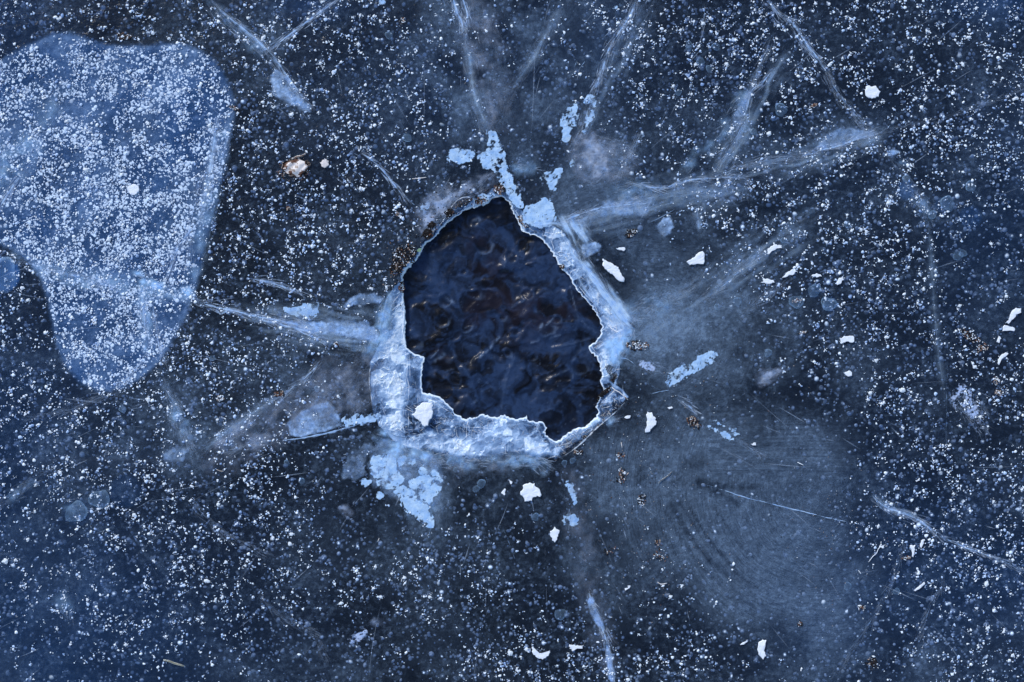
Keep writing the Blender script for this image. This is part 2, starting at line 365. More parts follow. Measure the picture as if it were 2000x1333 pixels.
# ================================================================== THE SETTING
# water under the ice and in the hole
def build_water():
    xs = axis(2.5, 700, 1260, (0, 3000)); ys = axis(2.5, 350, 930, (0, 3000))
    x, y, q, e = grid_mesh(xs, ys)
    w1 = fbm(x / 60, y / 60, 3); w2 = fbm(x / 60, y / 60, 44)
    X, Y = x + 70 * (w1 - .5), y + 70 * (w2 - .5)
    sheet = fbm(X / 70, Y / 55, 7, 4)
    z = -0.022 + 0.013 * (fbm(X / 50, Y / 42, 12, 3) - .5) + .0014 * (ridge(X / 46, Y / 36, 14, 1) - .5)
    murk_sheen = sstep(.46, .58, sheet) * 0.42 + 0.50 * sstep(.46, .60, fbm(X / 24, Y / 17, 90, 4)) + .55 * (1 - np.abs(2 * fbm(X / 42, Y / 30, 94, 3) - 1)) ** 22 - .30 * sstep(.5, .62, fbm(X / 36, Y / 26, 98, 3)) + .12 * sstep(.5, .7, fbm(x / 7, y / 7, 95, 3))  # cloudy blue sheets, with ripple reflections painted into the colour too
    murk_sheen += blobs(x, y, [(900,560,90,30,10,.35),(1000,760,90,70,0,.20),(930,640,60,40,0,.2),(1060,530,50,30,0,.2),(1110,680,60,12,-8,.5),(960,450,60,20,0,.15),(920,600,120,60,0,.15)])
    murk_sheen -= blobs(x, y, [(900,420,70,30,-20,.5),(820,520,30,60,0,.3),(850,740,40,40,0,.45),(1130,790,60,50,0,.45),(1100,600,60,30,40,.25),(1000,420,30,30,0,.3)])
    cut = [P('905,565 960,560 985,590 960,615 925,618 895,600'), P('1105,560 1112,590 1135,615 1165,640 1178,630 1150,590 1125,560'), P('1050,745 1085,720 1110,715 1120,745 1090,770 1055,770'),
           P('828,735 850,745 875,740 885,765 870,780 845,770'), P('1050,805 1080,800 1100,815 1080,835 1050,830'), P('905,400 950,395 990,390 1010,430 985,440 940,430 900,450')]
    for p in cut:
        d = sd(x, y, smooth(p)); d = d + 22 * (fbm(x / 18, y / 18, 5) - .5)
        murk_sheen = murk_sheen * (1 - .7 * sstep(1, -2, d)); murk_sheen += 0.35 * np.exp(-((d - 1.5) / 2.6) ** 2); z += 0.0012 * np.exp(-(d / 4) ** 2)
    glint_sliver = np.zeros(x.shape); inh = sstep(25, 0, sd(x, y, HOLE))
    # little craters: rings whose lit side is painted on as a pale arc
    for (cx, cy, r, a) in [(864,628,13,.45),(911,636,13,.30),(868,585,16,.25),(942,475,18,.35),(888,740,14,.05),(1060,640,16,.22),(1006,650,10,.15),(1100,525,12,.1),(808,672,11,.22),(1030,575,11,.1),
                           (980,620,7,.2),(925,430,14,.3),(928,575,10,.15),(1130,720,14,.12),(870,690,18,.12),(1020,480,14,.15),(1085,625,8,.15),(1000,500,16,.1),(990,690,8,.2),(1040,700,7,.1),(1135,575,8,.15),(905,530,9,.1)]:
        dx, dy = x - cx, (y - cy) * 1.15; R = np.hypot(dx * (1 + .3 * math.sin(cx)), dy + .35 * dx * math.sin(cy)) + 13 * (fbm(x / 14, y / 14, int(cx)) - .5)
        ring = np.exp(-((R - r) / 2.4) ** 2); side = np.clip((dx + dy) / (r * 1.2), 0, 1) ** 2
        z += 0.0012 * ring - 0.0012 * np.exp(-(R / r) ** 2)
        murk_sheen = murk_sheen * (1 - .75 * np.exp(-(R / (r * .85)) ** 4)) + .35 * ring
        glint_sliver += a * 1.5 * ring * side
    # ridges and slivers frozen in
    for pts, w, a in [('975,659 965,670 955,683 945,692 938,698', 2.2, .75), ('855,685 848,693 841,700', 1.4, .6), ('866,693 858,700 850,705', 3.5, .45), ('1086,617 1075,628 1066,638', 1.6, .6),
                      ('1056,640 1060,634 1054,645', 3, .6), ('1038,670 1050,668 1058,662', 1.6, .5), ('1075,662 1085,657 1095,655', 1.8, .45), ('1115,560 1122,590 1130,620 1150,640 1168,652', 1.3, .3),
                      ('1070,745 1085,735 1100,728 1112,722', 1.6, .3), ('925,430 935,425 942,436', 2.6, .5), ('860,575 872,582 885,592', 2.6, .55), ('1155,680 1130,690 1118,712 1120,740', 1.6, .18),
                      ('1000,600 1020,590 1036,575', 1.6, .15), ('795,655 803,645', 1.2, .4), ('924,792 930,784', 2, .4), ('1075,455 1040,448', 1.4, .1), ('1160,660 1120,672 1080,680', 1.2, .15),
                      ('1005,700 1000,715 992,730 985,760 980,800', 1.8, .1), ('872,725 905,718 915,735 925,755', 1.2, .15), ('950,520 962,514', 1.6, .35), ('1052,510 1060,518', 3.0, .22), ('985,520 990,505 1000,498', 2, .3)]:
        p = P(pts); d = np.full(x.shape, 1e9)
        for i in range(len(p) - 1):
            (ax, ay), (bx, by) = p[i], p[i + 1]; L = (bx - ax) ** 2 + (by - ay) ** 2
            t = np.clip(((x - ax) * (bx - ax) + (y - ay) * (by - ay)) / L, 0, 1); d = np.minimum(d, np.hypot(x - ax - t * (bx - ax), y - ay - t * (by - ay)))
        n = 1.7 * sstep(.3, .7, fbm(x / 7, y / 7, 66))
        glint_sliver += a * n * np.exp(-(d / w) ** 2); murk_sheen += .35 * np.exp(-(d / (w * 4)) ** 2); z += .0015 * np.exp(-(d / (w * 1.5)) ** 2)
    glint_sliver += .3 * sstep(.74, .84, fbm(x / 5, y / 5, 71, 3)) * sstep(.45, .6, fbm(x / 50, y / 50, 72, 2))
    brown = blobs(x, y, [(985,590,60,25,0,.9),(1040,620,40,20,0,.5),(960,520,40,30,0,.5),(1100,610,50,30,0,.5),(930,470,40,20,-20,.45),(870,700,30,20,0,.6),(1030,660,60,30,0,.3),(930,620,30,20,0,.5)])
    brown = np.clip(brown * (.1 + 1.0 * sstep(.4, .65, fbm(X / 26, Y / 26, 17, 4))), 0, .6)
    o = put('water', np.stack([wx(x), wy(y), z], 1), q, M_WATER, attrs={'murk_sheen': np.clip(murk_sheen, 0, 1) * (.12 + .88 * inh), 'brown': brown, 'glint_sliver': np.clip(glint_sliver * .5, 0, .6) * inh})
    return tag(o, 'dark blue rippled water showing in the broken hole in the ice', 'water', kind='structure')
build_water()

# the ice sheet, with the hole left out
def build_sheet():
    xs = axis(4.0, -160, 2160, (0, 3000)); ys = axis(4.0, -160, 1500, (0, 3000))
    def keep(X, Y):
        K = np.ones(X.shape, bool); m = (X > 690) & (X < 1270) & (Y > 340) & (Y < 930)
        K[m] = sd(X[m], Y[m], RIM_J) > -1.0
        return K
    x, y, q, e = grid_mesh(xs, ys, keep, [(RIM_J, 9)])
    z = 0.0012 * (fbm(x / 260, y / 260, 5, 3) - .5)
    near = sstep(0, 60, np.abs(sd(x, y, RIM))); z = z * near
    lob = sd(x, y, LOBE)
    n1 = fbm(x / 70, y / 70, 21, 4); n2 = fbm(x / 28, y / 28, 25, 3)
    haze = .95 * blobs(x, y, HAZE) * sstep(.22, .75, n1) * (.3 + 1.4 * n2)
    haze += .030 + .040 * sstep(.45, .7, fbm(x / 120, y / 120, 31, 4))
    lob = lob + 7 * (fbm(x / 14, y / 14, 43, 3) - .5)
    haze += sstep(5, -5, lob) * (.02 + .10 * sstep(.42, .7, fbm(x / 60, y / 45, 41, 4)) + .26 * sstep(.35, .65, fbm(x / 70, y / 70, 44, 3)) * np.exp(-((lob + 4) / 5) ** 2) + .12 * sstep(.45, .7, fbm((x + y * .55) / 40, (y * .8 - x * .5) / 260, 47, 4)))
    wig = 30 * (fbm(x / 50, y / 50, 51, 4) - .5)
    smear = blobs(x + wig, y - wig, SMEAR, 1.1)
    smear = smear * (1 + .9 * (fbm(x / 38, y / 38, 63, 5) - .5)) + .05 * (fbm(x / 30, y / 30, 64, 5) - .5)
    smear = .25 * sstep(.02, .36, smear) * (.72 + .5 * fbm(x / 60, y / 60, 61, 5)) * (.7 + .6 * fbm(x / 14, y / 14, 62, 3))
    for (pts, w) in [('1310,985 1345,1045 1385,1095 1420,1122', 5), ('1325,980 1365,1040', 3), ('1300,1000 1330,1052 1370,1108 1402,1138', 2.2), ('1345,990 1388,1058 1432,1108', 2.2), ('1395,990 1440,1058 1470,1090', 2), ('1350,1000 1392,1066 1440,1122 1500,1160', 1.8), ('1290,1030 1320,1085 1360,1130', 2), ('1420,1165 1470,1182 1530,1180', 1.8), ('1365,945 1400,960 1440,985', 9), ('1240,935 1255,915', 3), ('1508,805 1512,850', 6), ('1588,770 1592,830', 5), ('1365,940 1410,950 1480,955', 8), ('1340,905 1370,908', 12),
                     ('1335,1170 1345,1200 1320,1220', 14), ('1275,590 1300,620', 3), ('1300,460 1330,475', 6), ('1250,940 1260,930', 8)]:
        p = P(pts)
        for i in range(len(p) - 1):
            (ax, ay), (bx, by) = p[i], p[i + 1]; L = (bx - ax) ** 2 + (by - ay) ** 2
            t = np.clip(((x - ax) * (bx - ax) + (y - ay) * (by - ay)) / L, 0, 1); d = np.hypot(x - ax - t * (bx - ax), y - ay - t * (by - ay))
            smear = smear * (1 - .62 * np.exp(-(d / w) ** 2))
    blue = .42 * blobs(x, y, BLUE) * (.6 + .8 * fbm(x / 160, y / 160, 71, 4))
    blue += sstep(6, -6, lob) * .30 * (.7 + .6 * fbm(x / 90, y / 90, 75))
    for (cx, cy, r, a) in [(5,537,34,.45),(1770,372,18,.2),(245,960,32,.08),(150,1000,28,.05),(195,975,20,.04),(1590,570,14,.08),(1620,595,16,.06),(1895,425,22,.1),(1840,400,14,.1)]:
        R = np.hypot(x - cx, y - cy) + 3 * (n2 - .5); blue += a * sstep(r + 2, r - 2, R) * (.7 + .6 * n2)
    # direction of the rubbed streaks: arcs round two centres, straight elsewhere
    def arc(cx, cy, s1, s2): 
        return np.hypot(x - cx, y - cy) / (s1 * .6), np.arctan2(y - cy, x - cx) * s2
    a1, b1 = arc(1600, 960, 4.0, 6.0); a2, b2 = arc(1270, 640, 4.2, 6.0)
    low = y > 780
    fx = np.where(low, a1, a2); fy = np.where(low, b1, b2)
    hor = (y > 790) & (y < 925) & (x > 1380); fx = np.where(hor, y / 4.5, fx); fy = np.where(hor, x / 90, fy)
    fib = np.stack([fx, fy, np.zeros_like(fx)], 1)
    v = np.stack([wx(x), wy(y), z], 1)
    o = put('ice_sheet', v, q, M_ICE, attrs={'haze': np.clip(haze, 0, 1), 'smear': np.clip(smear, 0, 1), 'blue': np.clip(blue, 0, 1), 'fib': fib})
    return tag(o, 'dark clear lake ice full of white cracks and trapped air around the hole', 'ice', kind='structure')
SHEET = build_sheet()

def worley(x, y, s):
    ix, iy = np.floor(x), np.floor(y); f1 = np.full(x.shape, 9.); f2 = np.full(x.shape, 9.); cid = np.zeros(x.shape); tx = np.zeros(x.shape); ty = np.zeros(x.shape)
    for a in (-1, 0, 1):
        for b in (-1, 0, 1):
            cx, cy = ix + a, iy + b; px = cx + .1 + .8 * _h(cx, cy, s); py = cy + .1 + .8 * _h(cx, cy, s + 7); d = np.hypot(x - px, y - py); c = _h(cx, cy, s + 13)
            m = d < f1; f2 = np.where(m, f1, np.minimum(f2, d)); cid = np.where(m, c, cid)
            tx = np.where(m, (x - px), tx); ty = np.where(m, (y - py), ty); f1 = np.where(m, d, f1)
    return cid, f2 - f1, tx, ty
def facets(x, y):
    X = x + 26 * (fbm(x / 24, y / 24, 3, 3) - .5); Y = y + 26 * (fbm(x / 24, y / 24, 9, 3) - .5)
    c1, e1, tx, ty = worley(X / 34 + .4 * Y / 27, Y / 22 - .2 * X / 30, 5); c2, e2, ux, uy = worley(X / 11, Y / 12, 25)
    h = (c1 - .5) * tx + (((c1 * 7) % 1) - .5) * ty + .45 * ((c2 - .5) * ux + (((c2 * 7) % 1) - .5) * uy)
    return c1, e1, c2, e2, h
def rim_z(x, y, di=None, do=None):
    if di is None: di = np.abs(sd(x, y, HOLE_J)); do = np.abs(sd(x, y, RIM_J))
    T = di / (di + do + 1e-6)
    X = x + 26 * (fbm(x / 22, y / 22, 3) - .5); Y = y + 26 * (fbm(x / 22, y / 22, 9) - .5)
    rd = ridge(X / 30, Y / 30, 13, 3); fine = fbm(X / 7, Y / 7, 19, 3)
    mid = np.clip(np.minimum(di, do) / 8, 0, 1)
    z = 0.0006 - 0.011 * (1 - T) ** 1.2 + mid * (0.0030 * (rd - .45) + 0.0050 * facets(x, y)[4])
    return np.minimum(z, .0012), X, Y, rd
# broken rim of the hole: five ledges that slope down to the water
def build_rim():
    secs = [('left_ledge', lambda a: (a > 100) & (a <= 190), 'broad glassy left ledge of the hole, milky white with curved veins'),
            ('bottom_ledge', lambda a: (a > 28) & (a <= 100), 'wide cloudy ledge along the bottom of the hole'),
            ('blade', lambda a: (a > 0) & (a <= 28), 'narrow clear ledge at the lower right of the hole'),
            ('right_ledge', lambda a: (a > -90) & (a <= 0), 'pale sharp ledge slanting down the right side of the hole'),
            ('top_ledge', lambda a: (a > 190) | (a <= -90), 'thin dirty ledge at the upper left of the hole')]
    xs = np.arange(712, 1252, 1.5); ys = np.arange(352, 916, 1.5)
    def keep(X, Y): return (sd(X, Y, RIM_J) < 0.3) & (sd(X, Y, HOLE_J) > -0.3)
    x, y, q, e = grid_mesh(xs, ys, keep, [(RIM_J, 5), (HOLE_J, 5)])
    di = np.abs(sd(x, y, HOLE_J)); do = np.abs(sd(x, y, RIM_J)); z, X, Y, rd = rim_z(x, y, di, do)
    ang = (np.degrees(np.arctan2(y - 650, x - 980)) + 360) % 360; ang = np.where(ang > 190, ang - 360, ang)
    c1, e1, c2, e2, _f = facets(x, y)
    lines = .42 * np.exp(-(e1 / .035) ** 2) * sstep(.35, .6, fbm(x / 30, y / 30, 33, 2)) + .22 * np.exp(-(e2 / .05) ** 2) * (c1 > .5)
    dens = .46 + .5 * (c1 - .5) + .30 * (c2 - .5) + .3 * (rd - .3) + .8 * (fbm(X / 40, Y / 40, 29, 4) - .45)
    dens = dens + .85 * np.exp(-(di / 2.2) ** 2) + .18 * np.exp(-(do / 6) ** 2)  # light caught along the hole edge, painted as whiter ice
    # milky, clear and bright stretches seen in the photo
    dens += blobs(x, y, [(782,640,14,66,0,.9),(770,760,14,60,0,.3),(880,880,90,14,0,.25),(750,700,22,40,0,.25),(1120,490,30,26,40,.40),(1165,560,16,40,-35,.45),(1205,625,20,26,-40,.7),(1195,690,22,30,0,.55),(1185,730,12,30,0,.25),
                         (930,875,70,18,0,.35),(1020,850,50,18,0,.35),(850,870,60,20,0,.25),(760,850,20,26,0,.2),(1045,880,22,14,0,.4),(1030,440,22,14,40,.3),(1140,845,40,8,-38,.3),(770,790,16,50,0,.2)])
    dens -= blobs(x, y, [(850,820,30,28,0,.50),(808,730,10,40,0,.30),(765,600,12,40,0,.35),(1110,880,20,12,-40,.2),(1120,858,26,6,-38,.4),(1190,800,20,16,-40,.3),(940,835,50,12,0,.25),(1055,855,18,18,0,.45),
                         (1150,590,8,40,-35,.45),(880,410,60,20,-40,.45),(830,490,40,30,-40,.5),(800,830,14,30,0,.25),(1005,400,12,22,-30,.15),(775,580,20,30,0,.1),(1190,745,14,22,0,.3)])
    fade = np.where((ang > 30) & (ang < 125), sstep(0, 16, do), sstep(-1, 3, do)); fade = np.where((ang > -45) & (ang < 0), sstep(0, 9, do), fade)
    dens = (np.clip(dens, 0.08, .92) + lines + .5 * np.exp(-(di / 1.8) ** 2)) * fade  # last term whitens the hole edge again as painted light catch
    cx = x[q].mean(1); cy = y[q].mean(1)
    ca = (np.degrees(np.arctan2(cy - 650, cx - 980)) + 360) % 360; ca = np.where(ca > 190, ca - 360, ca)
    dh = np.abs(sd(x, y, HOLE_J)) < .6
    for nm, f, lab in secs:
        qq = q[f(ca)]
        used = np.unique(qq); mp = np.full(len(x), -1); mp[used] = np.arange(len(used)); qs = mp[qq]
        vx, vy, vz, vd = x[used], y[used], z[used], dens[used]; hb = dh[used]
        # the broken face down to the water along the hole
        ed = {}
        for f4 in qs:
            for k in range(4):
                a, b = f4[k], f4[(k + 1) % 4]
                if hb[a] and hb[b]: ed[(min(a, b), max(a, b))] = ed.get((min(a, b), max(a, b)), 0) + 1 if True else 0
        verts = [np.stack([wx(vx), wy(vy), vz], 1)]; dn = [vd]; low = {}; nf = []
        n0 = len(vx); lo = []
        for (a, b), c in ed.items():
            if c != 1: continue
            for k in (a, b):
                if k not in low:
                    low[k] = n0 + len(lo); lo.append((wx(vx[k]) , wy(vy[k]), -0.030))
            nf.append((a, b, low[b], low[a]))
        V = np.concatenate([verts[0], np.array(lo).reshape(-1, 3)]); D = np.concatenate([vd, np.full(len(lo), .25)])
        Q = np.concatenate([qs, np.array(nf, dtype=int).reshape(-1, 4)])
        o = put('hole_ledge', V, Q, M_RIM, SHEET, {'dens': D}); o['label'] = lab
build_rim()

# ------------------------------------------------------------------ milky patches frozen into the sheet
zoff = [0.0006]
def nextz():
    zoff[0] += 0.000003; return zoff[0]
def in_rim(x, y): return sd(x, y, RIM) < 0
M_FINE = M_FINE_
def strands(P0, T0, L, W, D, z, bend, zf=None):
    '''thin fibres: start points, unit directions, lengths, half widths, strengths -> one strip of quads each'''
    n = len(P0); m = 6; V = []; A = []; Fb = []
    N0 = np.stack([-T0[:, 1], T0[:, 0]], 1)
    for i in range(m):
        u = i / (m - 1); c = P0 + T0 * (L * u)[:, None] + N0 * (bend * L * u * u)[:, None]
        env = math.sin(PI * (.08 + .84 * u)) ** 1.2 if 0 < i < m - 1 else 0
        for k in (-1, 0, 1):
            q = c + N0 * (W * k * (.4 + .6 * math.sin(PI * min(.95, max(.05, u)))))[:, None]
            V.append(q); A.append(D * env * (k == 0))
    V = np.stack(V, 1); A = np.stack(A, 1)
    zz = z if zf is None else zf(V[:, :, 0].ravel(), V[:, :, 1].ravel()).reshape(n, -1)
    P3 = np.stack([wx(V[:, :, 0]), wy(V[:, :, 1]), np.zeros((n, 3 * m)) + zz], 2).reshape(-1, 3)
    b = []
    for i in range(m - 1):
        for k in range(2): a = i * 3 + k; b.append((a, a + 3, a + 4, a + 1))
    F = (np.array(b)[None] + (np.arange(n) * 3 * m)[:, None, None]).reshape(-1, 4)
    return P3, F, A.ravel()
def ang_of(pl, ang):
    if ang is not None: return ang
    P_ = np.array(pl); c = P_.mean(0); u, s, vt = np.linalg.svd(P_ - c, full_matrices=False); return math.degrees(math.atan2(vt[0][1], vt[0][0]))
SOFTS = (M_SOFT, M_WISP, M_GREY)
DBG = []
def patch(name, poly, mat, dens=.8, feather=5, warp=6, wscale=14, holes=0.0, step=2.0, ang=None, seed=None, label=None, fibn=1.0):
    seed = seed if seed is not None else int(abs(poly[0][0] * 7 + poly[0][1] * 13)) % 997
    if feather > 12: step = 3.0
    pl = smooth(poly, 1)
    xs_ = [p[0] for p in pl]; ys_ = [p[1] for p in pl]; m = feather + warp
    x, y, q, e = grid_mesh(np.arange(min(xs_) - m, max(xs_) + m, step), np.arange(min(ys_) - m, max(ys_) + m, step))
    cel = worley(x / 9 + y / 31, y / 8, seed)[0] if mat is M_SOLID else .5
    d = sd(x, y, pl) - (2.0 if mat is M_SOLID else 0) + (cel - .5) * 7 + (warp * 1.2 if mat is M_SOLID else warp * 2.4) * (fbm(x / wscale, y / wscale, seed, 4) - .5) + (3 if mat is M_SOLID else 3) * (fbm(x / 7, y / 7, seed + 1, 4) - .5)
    a = sstep(feather * .7, -feather * .8, d)
    if holes: a = a * (1 - holes * sstep(.58, .66, fbm(x / 9, y / 9, seed + 5, 4)))
    if mat in SOFTS:
        ca, sa = math.cos(math.radians(ang_of(pl, ang))), math.sin(math.radians(ang_of(pl, ang)))
        uu, vv = x * ca + y * sa, -x * sa + y * ca; vv = vv + 10 * fbm(x / 40, y / 40, seed + 2, 2)
        a = sstep(feather * .8, -feather * 1.6, d)
        if mat is M_WISP: a = a * (.12 + 1.5 * sstep(.30, .74, fbm(uu / 60, vv / 7, seed + 6, 4)))
        else: a = a * (.12 + 1.25 * sstep(.28, .72, fbm(x / 24, y / 24, seed + 6, 5))) * (.6 + .8 * fbm(uu / 40, vv / 6, seed + 7, 3))
        if holes: a = a * (1 - holes * sstep(.5, .7, fbm(x / 14, y / 14, seed + 5, 4)))
    elif mat is M_FILM:
        cc = sum(p[0] for p in pl) / len(pl), sum(p[1] for p in pl) / len(pl)
        a = sstep(feather * .4, -feather * 1.2, d) * (.45 + .8 * sstep(.28, .68, fbm(x / 18, y / 18, seed + 9, 5))) * (.62 + .38 * np.exp(-np.clip(-d, 0, 99) / 12)) * (.7 + .6 * fbm(x / 5, y / 5, seed + 2, 2))
    else:
        a = a * ((.8 + .4 * cel) if mat is M_SOLID else 1) * (.55 + .65 * sstep(.25, .6, fbm(x / 15, y / 15, seed + 9, 4))) * (1 - .6 * sstep(.70, .78, fbm(x / 4, y / 4, seed + 4, 2)))
    a = a * dens
    hd = sd(x, y, HOLE)
    a = np.where(hd < 1.5, 0, a)
    k = a[q].max(1) > .02
    if not k.any(): return None
    q = q[k]; used = np.unique(q); mp = np.full(len(x), -1); mp[used] = np.arange(len(used)); q = mp[q]
    x, y, a = x[used], y[used], a[used]
    if ang is None:
        P_ = np.array(pl); c = P_.mean(0); u, s, vt = np.linalg.svd(P_ - c, full_matrices=False); ang = math.degrees(math.atan2(vt[0][1], vt[0][0]))
    ca, sa = math.cos(math.radians(ang)), math.sin(math.radians(ang))
    u = (x * ca + y * sa) / 1000; v = (-x * sa + y * ca) / 1000
    wv = .012 * fbm(x / 50, y / 50, seed + 3, 3) * fibn
    z = nextz() + .0001 * a
    V0 = np.stack([wx(x), wy(y), z], 1); FB = np.stack([u, v + wv, u * 0], 1); mi = np.zeros(len(q), int); mats = [mat]
    if mat in SOFTS or mat is M_GRAIN:
        r = np.random.RandomState(seed); area = (max(xs_) - min(xs_)) * (max(ys_) - min(ys_)); n = int(min(420, area / 28))
        px_ = r.uniform(min(xs_), max(xs_), n); py_ = r.uniform(min(ys_), max(ys_), n)
        k = (sd(px_, py_, pl) < 4) & (sd(px_, py_, HOLE) > 8) & (fbm(px_ / 30, py_ / 30, seed + 6, 3) > .42)
        if k.sum() > 3:
            px_, py_ = px_[k], py_[k]; n = len(px_); th = math.radians(ang) + r.normal(0, .22, n)
            L = r.uniform(6, 26, n); P3, F3, A3 = strands(np.stack([px_, py_], 1), np.stack([np.cos(th), np.sin(th)], 1), L, r.uniform(.6, 1.5, n), r.uniform(.1, .6, n) * min(1, dens) * (.5 if mat is M_GREY else .75), nextz() + .0001, r.normal(0, .12, n))
            q = np.concatenate([q, F3 + len(V0)]); mi = np.concatenate([mi, np.ones(len(F3), int)]); V0 = np.concatenate([V0, P3]); a = np.concatenate([a, A3]); FB = np.concatenate([FB, P3]); mats.append(M_FINE)
    o = put(name, V0, q, mats, SHEET, {'dens': a, 'fib': FB}, mat_idx=mi)
    if label: o['label'] = label
    return o
EXEC_DATA = None
